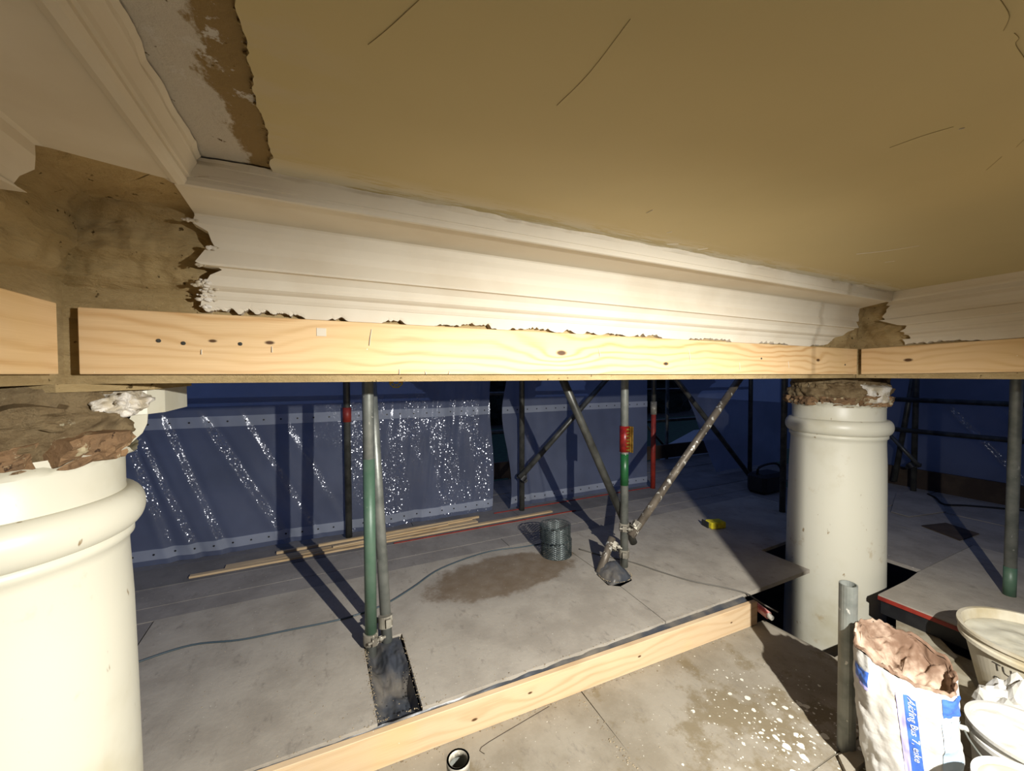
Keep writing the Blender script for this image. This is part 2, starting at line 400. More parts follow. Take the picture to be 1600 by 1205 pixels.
def m0(d, z, k): return d - .008 if d > .21 else max(d, .222 + jag(k, 3, .028) + (.012 if z > .22 else -.012) * (1 if z < .33 else 0))
def m1(d, z, k):
    lim = 3.04 - 1.15 * d
    f = 2.70 + .20 * min(1, max(0, (z - .14) / .10)) + jag(k, 11, .03)
    return lim if d > .13 else min(lim, f)
cm = cornice('trim_1', pm, m0, m1, 1100, 5, 'cream moulded plaster cornice over the long timber board', cap0=True, cap1=True, soff=True)
cl = cornice('trim_2', pl, lambda d, z, k: d if d > .21 else (.272 + jag(k, 7, .012) if d > .078 else (.255 + jag(k, 8, .02) if z > .25 else .62 + jag(k, 8, .05))), lambda d, z, k: 3.4, 420, 9, 'cream moulded plaster cornice above the damaged nearer column', cap0=True, rag_top=.006, spread=2.3)
cr = cornice('trim_3', prr, lambda d, z, k: 1.1505 * d if d > .13 else max(1.1505 * d, .20 + jag(k, 13, .03) - .05 * (z > .25)), lambda d, z, k: 3.3, 420, 14, 'cream moulded plaster cornice beyond the farther column', cap0=True, rag_top=.006)
# torn plaster lumps at the broken end
bm = B()
for i in range(110):
    k = random.choice((1, 2, 3, 4, 5, 6, 7, 8, 9, 10, 3, 4, 5, 6, 14, 18, 21)); d, z = PROF[k]; s = m0(d * SC, z * SC, k) + random.uniform(-.012, .010)
    if k < 9: s += random.uniform(0, .02)
    p = pm(s, d * SC - .002, ZB + z * SC - .001); rr = random.uniform(.001, .0042)
    r = bmesh.ops.create_icosphere(bm, subdivisions=2, radius=rr)
    for v in r['verts']:
        v.co = p + Vector((v.co.x * 1.4, v.co.y * .8, v.co.z)) * (1 + .9 * fb(v.co * 160 + Vector((i, 0, 0)), 1, 3))
o = obj('torn_plaster_edge', bm, M['rough_plaster'], cm, smooth=True); o['label'] = 'white torn plaster crumbs on the broken cornice end'; o['kind'] = 'stuff'

# bare render core showing where the cornice has gone
def core(name, place, s0, s1, n, mitre, seed, label, prof):
    bm = B(); P = []
    for a, b in zip(prof, prof[1:]):
        for j in range(7): P.append((a[0] + (b[0] - a[0]) * j / 7, a[1] + (b[1] - a[1]) * j / 7))
    P.append(prof[-1])
    def fn(a, b):
        d, z = P[round(b * (len(P) - 1))]; d *= SC; z *= SC
        lo = mitre(d); s = lo + (s1 - lo) * a
        p = place(s, d, ZB + z); q = fb(p, 12, 6) * .017 + fb((p.x * 3, p.y * 3, p.z * 30), 1, 5) * .006
        return p + (place(0, 1, 0) - place(0, 0, 0)) * (q - .004) + Vector((0, 0, -.004 + .006 * fb(p, 22, 3)))
    grid(bm, n, len(P) - 1, fn)
    o = struct(obj(name, bm, M['bare'], smooth=True), label); return o
CP = [(-.036, .13), (-.030, .20), (-.004, .225), (.008, .27), (.024, .29), (.030, .345), (.060, .384), (.235, .386), (.25, .388)]
core('trim_4', pm, 0, .42, 70, lambda d: d - .03, 1, 'rough brown render bared at the inner corner of the long beam', CP)
core('trim_5', pl, 0, .95, 110, lambda d: d - .02, 2, 'rough brown render bared along the side beam', CP)
CP2 = [(-.036, .13), (-.02, .20), (.004, .24), (.020, .28), (.030, .33), (.060, .382), (.16, .382)]
core('trim_6', lambda s, d, z: Vector((3.04 - s, -d, z)), 0, .46, 60, lambda d: 1.15 * d - .03, 3, 'rough brown render patch at the far inner corner of the long beam', CP2)
core('trim_7', prr, 0, .4, 50, lambda d: 1.1505 * d - .03, 4, 'rough brown render patch on the beam beyond the farther column', CP2)

# ceiling: olive sheet with a torn edge, bare strip and skim beside it
bm = B(); poly = []
def edge(t): return .366 + .012 * fb((t * 7, 1, 1), 1, 5) + .006 * fb((t * 31, 4, 1), 1, 3) - .03 * max(0, (-.55 - t)) 
ts = [-.20 - i * .008 for i in range(200)]
for t in ts: poly.append((edge(t), t))
poly += [(.36, -3.6), (3.0, -3.6), (3.02, -.16)]
prism(bm, poly, CEIL - .004, CEIL + .02)
ceil = struct(obj('ceiling', bm, M['ceil']), 'olive painted plaster ceiling with scuffs and hairline cracks')
struct(obj('ceiling_bare_strip', box(B(), .19, .40, -3.6, -.19, CEIL + .002, CEIL + .03), M['skim']), 'strip of bare render and white skim smears beside the ceiling edge')
ridge = B()   # torn lip of the olive plaster
for i, t in enumerate(ts[:-1]):
    if i % 2 == 0:
        rr = .0018 + .0022 * abs(fb((t * 40, 2, 2)))
        r = bmesh.ops.create_icosphere(ridge, subdivisions=1, radius=rr)
        for v in r['verts']: v.co = Vector((edge(t) - .002, t, CEIL - .001)) + v.co * (1 + .6 * fb(v.co * 200, 1, 2))
o = obj('torn_edge', ridge, M['bare'], ceil, smooth=True); o['kind'] = 'stuff'; o['label'] = 'crumbly brown torn edge of the ceiling plaster'
def scr(pts, r, m, nm):
    bm = B(); path(bm, [PZ(px, py, CEIL - .0045) for px, py in pts], r, 5, 4)
    return obj(nm, bm, m, ceil)
for pts in (((1338, 397), (1385, 392), (1436, 384)), ((1382, 410), (1398, 408)), ((1090, 390), (1106, 388)), ((1042, 382), (1060, 381)), ((1010, 333), (1020, 328)), ((1042, 364), (1050, 362)), ((1498, 202), (1507, 200))):
    scr(pts, .0011, M['plaster'], 'scrape_mark')
for pts in (((575, 70), (605, 46), (655, 0)), ((870, 165), (920, 115), (985, 30)), ((1390, 231), (1440, 213), (1490, 198)), ((1563, 0), (1577, 25), (1568, 48)), ((1585, 52), (1592, 60), (1587, 70), (1600, 90)), ((1541, 266), (1565, 245)), ((1588, 230), (1600, 218))):
    scr(pts, .00035, M['crack'], 'hairline_crack')

# ---------------------------------------------------------------- timber boards on the beams
def timber(name, loc, rotz, ln, h, th, m, label, tilt=0.0, parts=True):
    bm = B(); box(bm, 0, ln, 0, th, 0, h, .0015)
    o = tag(obj(name, bm, m), label, 'timber board'); o.location = loc; o.rotation_euler = (0, -tilt, rotz); return o
mb = timber('timber_board', (.002, 0, ZB), 0, 3.022, .135, .03, M['pine_a'], 'long pale pine board fixed along the main beam between both columns')
lb = timber('timber_board', (-.008, -3.0, ZB), R_(90), 2.955, .135, .024, M['pine_b'], 'pine board with bold grain on the side beam above the brick-cored column')
rb = timber('timber_board', Rp + rd * .012 + Vector((0, 0, ZB)) , math.atan2(rd.y, rd.x), 3.0, .135, .0278, M['pine_b'], 'pine board with one dark knot on the beam past the farther column', tilt=R_(1.0))
rb.location = rb.location
def screws(par, spots, y=-.0005):
    for (x, z) in spots:
        bm = B(); cyl(bm, (x, y + .002, z), (x, y - .0012, z), .0042, 10); cyl(bm, (x, y - .001, z), (x, y - .0022, z), .0022, 8)
        o = obj('screw', bm, M['tube_dark']); o.parent = par
screws(mb, ((.168, .068), (.272, .070), (.126, .072), (1.62, .041), (2.2, .07), (2.9, .05)))
def splash(par, runs, y=-.001):
    for (x, z0, z1, dx) in runs:
        bm = B(); path(bm, [(x, y, z1), (x + dx * .6, y - .001, (z0 + z1) / 2), (x + dx, y - .0015, z0)], .0011, 6, 4)
        o = obj('plaster_splash', bm, M['plaster']); o.parent = par
splash(mb, ((.56, .075, .118, -.006), (.63, .0, .014, 0), (.70, .0, .008, .002), (.77, .0, .009, -.002), (.335, .052, .066, 0), (.20, .044, .055, 0), (1.74, .05, .10, .01), (2.05, .02, .05, .0), (1.30, .06, .09, .006), (2.4, .03, .06, .004)))
bm = B(); box(bm, 0, .022, -.0012, 0, 0, .02, .0005); o = obj('plaster_dab', bm, M['plaster']); o.location = (.43, 0, .095); o.parent = mb

# ---------------------------------------------------------------- columns
def column(name, cx, cy, label, side, rn=.235, zt=.873):
    t = thing(name, (cx, cy, -3.5), label, 'column')
    c = (cx, cy)
    neck = [(rn - .002, 1.03), (rn, 1.0), (rn, zt + .052), (rn + .004, zt + .046)]
    bm = B(); lathe(bm, c, neck, 96); obj('neck', bm, M['col'], t, True)
    tor = [(rn, zt + .05)] + [(rn + .006 + .030 * math.cos(a), zt + .005 + .046 * math.sin(a)) for a in [math.pi / 2 - i * math.pi / 14 for i in range(15)]] + [(rn, zt - .046)]
    bm = B(); lathe(bm, c, tor, 96); obj('astragal', bm, M['col'], t, True)
    sh = [(rn + .001, zt - .035), (rn + .014, zt - .043), (rn + .014, zt - .060), (rn + .006, zt - .066), (rn + .004, zt - .085)]
    for i in range(1, 15):
        f = i / 14; sh.append((rn + .005 + .046 * f ** .85, zt - .085 - f * 4.25))
    sh[5:] = [(rn + .005 + .040 * (i / 14) ** .8, zt - .085 - (i / 14) ** 1.3 * 4.288) for i in range(1, 15)]
    bm = B(); lathe(bm, c, sh, 96); obj('shaft', bm, M['col'], t, True)
    # bared core of the capital
    a0, a1 = side
    def fn(a, b):
        th = 2 * math.pi * a; z = 1.004 + b * (1.181 - 1.004)
        base = rn - .004 + .026 * math.sin(min(1, max(0, (b - .12) / .5)) * math.pi / 2)
        if b > .62: base = rn + .006
        if name == 'column' and cx < 0 and R_(8) < th < R_(155): base -= .03
        p = Vector((cx + math.cos(th) * base, cy + math.sin(th) * base, z))
        q = fb(p, 11, 6) * .020 + fb(p, 30, 4) * .012 - .02 * max(0, fb(p * 1.0 + Vector((3, 1, 7)), 16, 3))
        rr = base + q
        return (cx + math.cos(th) * rr, cy + math.sin(th) * rr, z)
    bm = B(); grid(bm, 200, 34, fn, wrap=True); obj('mortar_core', bm, M['mortar'], t, True)
    # bricks in two courses
    for (zc, hh, cnt, ph, rb_) in ((1.040, .066, 8, .1, rn + .030), (1.118, .054, 7, .45, rn + .022)):
        for i in range(cnt):
            th0 = 2 * math.pi * (i + ph) / cnt; wdt = 2 * math.pi / cnt * random.uniform(.92, .985)
            if not (a0 < (th0 + wdt / 2) % (2 * math.pi) < a1): continue
            if zc > 1.1 and random.random() < .3: continue
            bm = B(); ro = rb_ + random.uniform(-.016, .012); sd = random.random() * 50
            z0 = zc - hh / 2 + random.uniform(-.006, .006); z1 = z0 + hh * random.uniform(.8, 1.05)
            V = grid(bm, 16, 12, lambda a, b: (a, b, 0))
            for row in V:
                for v in row:
                    a, b = v.co.x, v.co.y; e = min(a, 1 - a, b, 1 - b); th = th0 + wdt * a; z = z0 + (z1 - z0) * b
                    tilt_ = .016 * (b - .4)
                    p = Vector((math.cos(th) * .25, math.sin(th) * .25, z)) + Vector((sd, 0, 0))
                    r = ro + tilt_ - .045 * max(0, 1 - e / .05) ** 1.5 + .020 * fb(p, 16, 5) + .010 * fb(p, 50, 3) - .016 * max(0, fb(p, 9, 2))
                    th += .04 * fb(p, 22, 4); z += .010 * fb(p, 30, 4)
                    v.co = Vector((cx + math.cos(th) * r, cy + math.sin(th) * r, z))
            obj('brick', bm, M['brick' if zc < 1.1 else 'mortar'], t, False)
    # ragged plaster rim left on top of the neck
    def fn2(a, b):
        th = 2 * math.pi * a; p = Vector((cx + math.cos(th) * .3, cy + math.sin(th) * .3, 0))
        z = 1.0 + b * (.022 + .020 * fb(p, 10, 5)); r = rn + .002 + .022 * b * b + .003 * fb(p + Vector((0, 0, b)), 30, 3)
        return (cx + math.cos(th) * r, cy + math.sin(th) * r, z)
    bm = B(); V = grid(bm, 240, 5, fn2, wrap=True)
    obj('torn_plaster_rim', bm, M['col'], t, True)
    return t
CL = (-.228, .150); CR = (3.42, .27)
colL = column('column', CL[0], CL[1], 'cream painted column with a broken brick capital and a surviving abacus corner', (math.pi * 1.15, math.pi * 2.0))
colR = column('column', CR[0], CR[1], 'cream painted column beside the plaster sack, its capital fully broken away', (math.pi * .6, math.pi * 1.95))
# surviving pieces of the nearer capital
bm = B(); a0, a1 = R_(12), R_(150)
pr = [(.236, 1.012), (.240, 1.022), (.252, 1.034), (.268, 1.052), (.277, 1.075), (.279, 1.100), (.250, 1.102), (.230, 1.05), (.228, 1.012)]
V = lathe(bm, CL, pr, 40, a0, a1); bm.faces.new(V[0]); bm.faces.new(list(reversed(V[-1])))
obj('echinus_fragment', bm, M['col'], colL, False)['label'] = 'surviving cream quarter-round of the capital'
bm = B(); ah = .296
def jz(i): return .012 * fb((i * .9, 3, 3), 1, 3)
pts = [(CL[0] + ah, CL[1] + ah), (CL[0] + ah, CL[1] + .10), (CL[0] + ah - .02, CL[1] + .045), (CL[0] + ah - .07, CL[1] + .02), (CL[0] + .15, CL[1] + .06), (CL[0] + .10, CL[1] + ah)]
prism(bm, pts, 1.100, 1.166); obj('abacus_fragment', bm, M['col'], colL)['label'] = 'surviving cream square corner of the capital'
bm = B(); r = bmesh.ops.create_icosphere(bm, subdivisions=4, radius=1)
for v in r['verts']:
    q = v.co.copy(); k = 1 + .35 * fb(q * 2.2, 1, 5)
    v.co = Vector((CL[0] + ah - .052 + q.x * .046 * k, CL[1] - .005 + q.y * .085 * k, 1.131 + q.z * .031 * k))
obj('broken_plaster', bm, M['rough_plaster'], colL, True)
bm = B(); prism(bm, [(CL[0] - .25, CL[1] + .30), (CL[0] + .305, CL[1] + .31), (CL[0] + .31, CL[1] - .02), (CL[0] + .20, CL[1] - .16), (CL[0] - .25, CL[1] - .16)], 1.164, 1.1805); obj('top_slab', bm, M['bare'], colL)
# pale plaster left on the farther capital
bm = B()
def fn3(a, b):
    th = R_(232) + R_(42) * a; z = 1.02 + .12 * b; p = Vector((math.cos(th) * .3, math.sin(th) * .3, z))
    e = min(a, 1 - a, b, 1 - b); r = .268 + .014 * b + .010 * fb(p, 14, 5) - .05 * max(0, 1 - e / .14)
    return (CR[0] + math.cos(th + .1 * fb(p, 12, 3)) * r, CR[1] + math.sin(th) * r, z)
grid(bm, 24, 18, fn3); obj('plaster_patch', bm, M['rough_plaster'], colR, True)

# ---------------------------------------------------------------- decks
TH = .022
dk = thing('upper_deck', (1, 1.2, -.02), 'raised grey board deck running along outside the columns', 'deck'); 
del dk['category']; dk['kind'] = 'structure'; dk.name = 'floor_upper'; OFF['floor_upper'] = Vector((1, 1.2, -.02))
G = .0025
def panel(poly, m, par, nm='floor_board', z1=0.0, th=TH): return obj(nm, prism(B(), poly, z1 - th, z1), M[m], par)
def ed(x): return .310 - .018 * x
panel([(-.30 + G, ed(-.3)), (.603, ed(.6)), (.600, .735), (.768, .748), (.758, ed(.76)), (1.935 - G, ed(1.935)), (1.955, .62), (1.90, .66), (1.92, .80), (1.955 - G, .80), (1.955, 1.372), (-.30 + G, 1.372)], 'deck', dk)
panel([(1.935 + G, ed(1.935)), (2.75, ed(2.75)), (3.135, ed(2.75)), (3.135, .56), (3.70, .58), (3.72, .62), (4.3, .62), (4.3, 1.372), (1.957 + G, 1.372), (1.957 + G, .80), (2.06, .80), (2.10, .70), (2.06, .64), (1.957 + G, .62)], 'deck', dk)
panel([(-2.6, .5), (-.30 - G * 2, .5), (-.30 - G * 2, 1.372), (-2.6, 1.372)], 'plank', dk, z1=-.004)
for (y0, y1, cuts, m, dz) in ((1.376, 1.518, (-2.8, 1.62, 4.9), 'plank', -.001), (1.526, 1.752, (-2.8, 2.30, 5.0), 'plank', -.002), (1.758, 2.04, (-2.8, 1.95, 5.2), 'dark_plank', 0)):
    for a, b in zip(cuts, cuts[1:]):
        panel([(a + .002, y0), (b - .002, y0), (b - .002, y1), (a + .002, y1)], m, dk, 'plank', dz)
for (y0, y1, cuts, dz) in ((2.05, 2.28, (-3, 1.1, 3.4, 6.0), -.01), (2.29, 2.52, (-3, 2.1, 6.0), -.012), (2.53, 2.76, (-3, 1.6, 6.0), -.01), (2.77, 3.0, (-3, 2.6, 6.0), -.012)):
    for a, b in zip(cuts, cuts[1:]): panel([(a + .002, y0), (b - .002, y0), (b - .002, y1), (a + .002, y1)], 'dark_plank', dk, 'plank', dz)
for x0 in (4.95, 5.3): pass
panel([(4.31, .62), (6.12, .62), (6.12, 1.37), (4.31, 1.37)], 'plank', dk)
panel([(5.21, 1.376), (6.12, 1.376), (6.12, 2.04), (5.21, 2.04)], 'plank', dk)
bm = B(); box(bm, -2.8, 6.1, .86, .94, -.14, -TH - .001); box(bm, -2.8, 6.1, 1.9, 1.98, -.14, -TH - .001)
obj('joist', bm, M['timber_dk'], dk)
sd = thing('side_deck', (4.5, -1, -.02), 'raised board deck beyond the farther column', 'deck'); del sd['category']; sd['kind'] = 'structure'; sd.name = 'floor_side'; OFF['floor_side'] = Vector((4.5, -1, -.02))
panel([(3.165, -3.4), (4.55, -3.4), (4.55, -.045), (3.69, -.045), (3.5, -.06), (3.165, -.06)], 'deck', sd)
panel([(4.556, -3.4), (5.3, -3.4), (5.3, .61), (4.556, .61)], 'plank', sd, z1=-.003)
panel([(5.306, -3.4), (6.12, -3.4), (6.12, .61), (5.306, .61)], 'plank', sd)
panel([(3.75, -.04), (4.55, -.04), (4.55, .61), (3.75, .61)], 'plank', sd, z1=-.002)
bm = B(); box(bm, 3.17, 3.205, -3.4, -.07, -.10, -TH - .001); o = obj('edge_batten', bm, M['black'], sd)
bm = B(); box(bm, 3.160, 3.1645, -1.2, -.06, -TH - .004, -.006); o = obj('red_edge_strip', bm, M['red'], sd)
struct(obj('gap_dark_backing', box(B(), -2.8, 6.1, -3.5, 3.0, -.62, -.58), M['timber_dk']), 'dark layer added below the decks to keep the gaps black')  # added dark layer, stands in for the shade seen through the deck gaps
# lower floor
ZL = -.13
fl = thing('floor', (1, -1, ZL - .02), 'lower floor of worn boards', 'floor'); del fl['category']; fl['kind'] = 'structure'
def kline(s): return .300 - .036 * s
panel([(.12, -.30), (.12, kline(.12)), (1.41 - G, kline(1.41)), (1.375 - G, -1.0), (1.375, -3.4), (-1.2, -3.4), (-1.2, -.45), (-.2, -.45)], 'low', fl, z1=ZL)
panel([(1.41 + G, kline(1.41)), (2.585, kline(2.5) - .01), (2.60, -.115), (2.60, -.40), (2.45, -.385), (1.386, -.385 + .02)], 'low', fl, z1=ZL)
panel([(1.386, -.370), (2.45, -.390), (2.45, -1.6), (1.380, -1.6)], 'low', fl, z1=ZL - .0005)
panel([(2.455, -.39), (2.60, -.405), (2.604, -.12), (3.15, -.12), (3.15, -1.6), (2.455, -1.6)], 'low', fl, z1=ZL - .002)
panel([(1.380, -1.605), (3.15, -1.605), (3.15, -3.4), (1.380, -3.4)], 'low', fl, z1=ZL)
bm = B(); path(bm, [PZ(757, 1178, ZL + .001), PZ(752, 1168, ZL + .001), PZ(800, 1138, ZL + .001), PZ(858, 1104, ZL + .001)], .0012, 5, 3); obj('hairline_joint', bm, M['timber_dk'], fl)
# crumbs of plaster and dirt along the kerb foot and deck joints
bm = B()
def crumb(p, r):
    q = bmesh.ops.create_icosphere(bm, subdivisions=1, radius=r)
    for v in q['verts']: v.co = Vector(p) + Vector((v.co.x, v.co.y, v.co.z * .5)) * random.uniform(.7, 1.3)
for i in range(420):
    s = random.uniform(.5, 2.45); crumb((s, kline(s) - .006 - abs(random.gauss(0, .016)), ZL), random.uniform(.001, .004))
for i in range(160):
    t = random.uniform(-.5, .2); crumb((1.395 - .015 + random.gauss(0, .014), t, ZL), random.uniform(.0012, .0045))
for i in range(200): crumb((random.uniform(.8, 2.5), random.uniform(-.5, .2), ZL), random.uniform(.0008, .003))
o = obj('plaster_crumbs', bm, M['dirt'], fl, True); o['kind'] = 'stuff'
bm = B()
for i in range(260):
    t = random.uniform(.30, .73); crumb((random.choice((.603, .603, .757 + (t - .27) * .02)) + random.gauss(0, .006), t, 0), random.uniform(.001, .0032))
for i in range(240):
    s = random.uniform(.3, 2.6); crumb((s, ed(s) + abs(random.gauss(0, .006)), -.001), random.uniform(.001, .004))
for i in range(120):
    a = random.uniform(0, 6.3); crumb((2.02 + .10 * math.cos(a), .74 + .09 * math.sin(a), 0), random.uniform(.0015, .005))
for i in range(260): crumb((random.uniform(0, 2.6), random.uniform(.3, 1.3), 0), random.uniform(.0008, .0028))
o = obj('plaster_crumbs', bm, M['dirt'], dk, True); o['kind'] = 'stuff'
# kerb timber with polythene behind
kb = timber('kerb_timber', (.12, .281, ZL), -math.atan(.0365), 2.40, .122, .024, M['pine_k'], 'pale pine kerb timber on edge between the lower floor and the raised deck'); kb['category'] = 'timber'
bm = B(); grid(bm, 120, 4, lambda a, b: (.12 + 2.38 * a, .3056 - .0365 * 2.38 * a + b * (.003 + .043 * a) + .003 * fb((a * 40, b, 0)), -.012 + .006 * fb((a * 30, b * 2, 1), 1, 4) - .012 * (1 - b)))
tag(obj('polythene_strip', bm, M['plastic'], None, True), 'dark polythene strip tucked between the kerb timber and the deck edge', 'polythene')

# ---------------------------------------------------------------- crumpled polythene pockets
def pocket(name, fn, nu, nv, label):
    bm = B(); grid(bm, nu, nv, fn); o = obj(name, bm, M['plastic'], None, True); return tag(o, label, 'polythene')
def fslot(a, b):
    x = .606 + .150 * a; y = .300 + .439 * b
    e = min(a, 1 - a) * 2
    z = -.075 + .050 * abs(2 * a - 1) ** 3 + .045 * b * b + .045 * max(0, 1 - abs(a - .55) * 3) * b + .026 * fb((x * 9, y * 6, 1), 1, 4) + .02 * abs(fb((x * 14, y * 5, 8), 1, 3))
    return (x, y, min(z, -.006))
pocket('polythene_pocket', fslot, 40, 80, 'dark crumpled polythene lining the deck slot at the foot of the green tube')
def fhill(a, b):
    x = 1.925 + .185 * a; y = .665 + .17 * b
    k = max(0, 1 - abs(2 * a - 1) ** 1.4) * max(0, 1 - abs(2 * b - 1) ** 1.6)
    return (x, y, -.012 + .078 * k ** .6 + .02 * fb((x * 16, y * 12, 3), 1, 4) * (k > .05))
pocket('polythene_pocket', fhill, 36, 30, 'dark polythene bunched in the deck hole under the collared upright')

# ---------------------------------------------------------------- scaffold tubes
TR = .02415
def tube(p0, p1, label, m='tube', bands=(), group=None, r=TR, hollow=False):
    p0, p1 = Vector(p0), Vector(p1); t = thing('scaffold_tube', p0, label, 'tube', group)
    bm = B(); cyl(bm, p0, p1, r, 20, inner=(r - .004) if hollow else None); obj('pipe', bm, M[m], t, True if not hollow else False)
    d = p1 - p0
    for (a, b, mm, rr, nm) in bands:
        bm = B(); cyl(bm, p0 + d * a, p0 + d * b, r + rr, 20, inner=(r - .0045) if hollow else None); obj(nm, bm, M[mm], t, True)
    return t
def clampset(p, ax1, ax2, off, label, m='clamp', group=None):
    p = Vector(p); t = thing('tube_coupler', p, label, 'coupler', group); ax1 = Vector(ax1).normalized(); ax2 = Vector(ax2).normalized()
    q = p + Vector(off)
    for c, ax in ((p, ax1), (q, ax2)):
        bm = B(); cyl(bm, c - ax * .024, c + ax * .024, TR + .007, 18); x, y = frame(ax)
        dirv = (p + q) / 2 - c
        if dirv.length < .001: dirv = x
        side_ = dirv.cross(ax).normalized() if dirv.cross(ax).length > .001 else x
        b0 = c + side_ * (TR + .014)
        for k in (-1, 1):
            r = bmesh.ops.create_cube(bm, size=1)
            for v in r['verts']: v.co = c + side_ * (k * (TR + .013) + v.co.x * .016) + ax * v.co.y * .034 + ax.cross(side_) * v.co.z * .022
        obj('clamp', bm, M[m], t)
        bm = B(); w = ax.cross(side_).normalized(); cyl(bm, b0 - w * .028, b0 + w * .050, .006, 8); cyl(bm, b0 + w * .022, b0 + w * .036, .012, 6)
        obj('bolt', bm, M[m], t)
    return t
Z1 = 2.6
gt = tube((.629, .708, -.075), (.622, .712, Z1), 'green-painted scaffold tube standing in the polythene-lined deck slot', 'tube', ((.05, .34, 'green', .0008, 'green_paint'),))
tube((.700, .732, -.02), (.655, 1.02, 1.6), 'bare grey scaffold tube leaning close behind the green tube', 'tube')
clampset((.627, .708, .045), (0, 0, 1), (0, .2, 1), (.066, .02, .045), 'plaster-caked coupler joining the green tube and the grey leaning tube')
t2 = tube((2.138, .793, 0), (2.128, .80, Z1), 'upright scaffold tube with a red and gold collar above a green band', 'tube', ((.197, .272, 'green_b', .0008, 'green_paint'),))
bz = .72; bm = B(); cyl(bm, (2.134, .797, bz), (2.134, .797, bz + .16), TR + .004, 20); obj('red_collar', bm, M['redcol'], t2, True)
for i in range(7):
    bm = B(); x, y = frame((0, 0, 1)); box(bm, 2.134 - .008, 2.134 + .014, .762, .775, bz + .010 + i * .021, bz + .022 + i * .021, .002); obj('gold_tooth', bm, M['gold'], t2)
bm = B(); box(bm, 2.150, 2.156, .757, .795, bz, bz + .16, .001); box(bm, 2.166, 2.172, .757, .795, bz - .004, bz + .158, .001); box(bm, 2.150, 2.172, .792, .797, bz, bz + .158); obj('gold_plate', bm, M['gold'], t2)
bA0, bA1 = PT(990, 848, .8445), PT(878, 590, .8445); tube(bA0, bA1 + (bA1 - bA0) * .5, 'smooth dark diagonal brace rising from the collared upright across the lower brace crossing', 'tube_dark')
bB0, bB1 = PT(986, 838, .742), PT(1157, 590, .742); tube(bB0, bB1 + (bB1 - bB0) * .5, 'plaster-spattered diagonal brace leaning from the collared upright towards the farther column', 'tube_spat')
clampset((2.137, .794, .25), (0, 0, 1), bB1 - bB0, (.055, -.045, .012), 'plaster-caked coupler holding the spattered brace to the collared upright')
sb0, sb1 = Vector((1.945, .79, .0)), Vector((2.085, .845, .17)); tube(sb0, sb1, 'short stub tube slanting off the foot of the collared upright', 'tube_spat')
clampset((2.138, .793, .085), (0, 0, 1), sb1 - sb0, (-.055, .045, .04), 'plaster-caked coupler low on the collared upright with a splayed bolt')
tube((.623, 2.03, 0), (.612, 2.03, Z1), 'grey standard with a red joint sleeve against the blue sheeting', 'tube_dark', ((.328, .368, 'red', .006, 'red_sleeve'),))
p = PT(543, 652, 2.03); bm = B(); cyl(bm, (.628, 2.0, p.z), (.675, 1.985, p.z - .004), .008, 8); 
tube((2.036, 1.985, 0), (2.036, 1.985, Z1), 'dark standard holding the torn sheet edge beside the open slit', 'tube_dark')
bC0, bC1 = PT(812, 747, 1.93), PT(952, 588, 1.93); tube(bC0, bC1 + (bC1 - bC0) * .4, 'thin far brace rising from the dark standard beside the open slit', 'tube_dark')
clampset((2.036, 1.985, .30), (0, 0, 1), bC1 - bC0, (-.02, -.055, 0), 'black coupler on the dark standard beside the open slit', 'black')
tube(PT(1020, 763, 1.98) * 1.0, PT(1020, 763, 1.98) + Vector((0, 0, Z1)), 'red-painted standard with a dark upper half beside the wide opening', 'tube_dark', ((0.0, .345, 'red', .001, 'red_paint'), (.30, .352, 'clamp', .007, 'sleeve')))
bE0, bE1 = PT(1183, 759, 1.62), PT(1053, 588, 1.62); tube(bE0, bE1 + (bE1 - bE0) * .4, 'dark far brace crossing behind the spattered brace', 'tube_dark')
tube((5.18, 1.97, 0), (5.16, 1.97, Z1), 'black-looking standard at the foot of the dark far brace', 'tube_dark')
tube((4.06, .95, 0), (4.06, .95, Z1), 'dark standard close behind the farther column', 'tube_dark')
p = PZ(1577, 930, 0); tube(p, p + Vector((-.006, 0, Z1)), 'grey-green standard on the side deck past the farther column', 'tube', ((0, .06, 'green', .0008, 'green_paint'),))
tp_ = thing('shade_blocker', (1.80, -.91, .80), 'short timber post added unseen beside the floodlight to shade the deck, hung on a wire', 'blocker')  # added block out of view, shaped to cast the dark wedge on the deck
bm = B(); box(bm, 1.765, 1.835, -.955, -.865, .80, 1.21, .002); obj('blocker', bm, M['pine_b'], tp_)
bm = B(); cyl(bm, (1.80, -.91, 1.20), (1.80, -.91, CEIL - .002), .0015, 8); obj('hanging_wire', bm, M['tube'], tp_)
# side scaffold
def SX(px, py, x=5.93): return PS(px, py, x)
p = SX(1430, 660); tube((p.x, p.y, 0), (p.x, p.y, Z1), 'dark standard by the toe board of the side deck', 'tube_dark')
q0, q1 = SX(1397, 752, 5.982), SX(1427, 590, 5.982); tube(q0, q1 + (q1 - q0) * .4, 'dark slanting brace beside the toe board of the side deck', 'tube_dark')
q0, q1 = SX(1383, 672, 5.835), SX(1436, 728, 5.835); tube(q0, q1, 'short thin dark brace under the lower guard rail of the side deck', 'tube_dark', r=.018)
for (y, lab) in ((624, 'upper dark guard rail of the side deck'), (671, 'lower dark guard rail of the side deck')):
    z = PS(1400, y, 5.88).z; tube((5.88, 1.3, z), (5.88, -2.6, z), lab, 'tube_dark')
p = SX(1430, 726); clampset(p, (0, 0, 1), q1 - q0, (-.095, 0, 0), 'dark coupler at the foot of the standard by the toe board', 'black')
p = PZ(1392, 635, .8); 
# toe board
bm = B(); box(bm, 6.08, 6.115, -2.6, 2.0, .0, .20, .002); tag(obj('toe_board', bm, M['timber_dk']), 'dark brown toe board edging the side deck below the sheet', 'toe board')
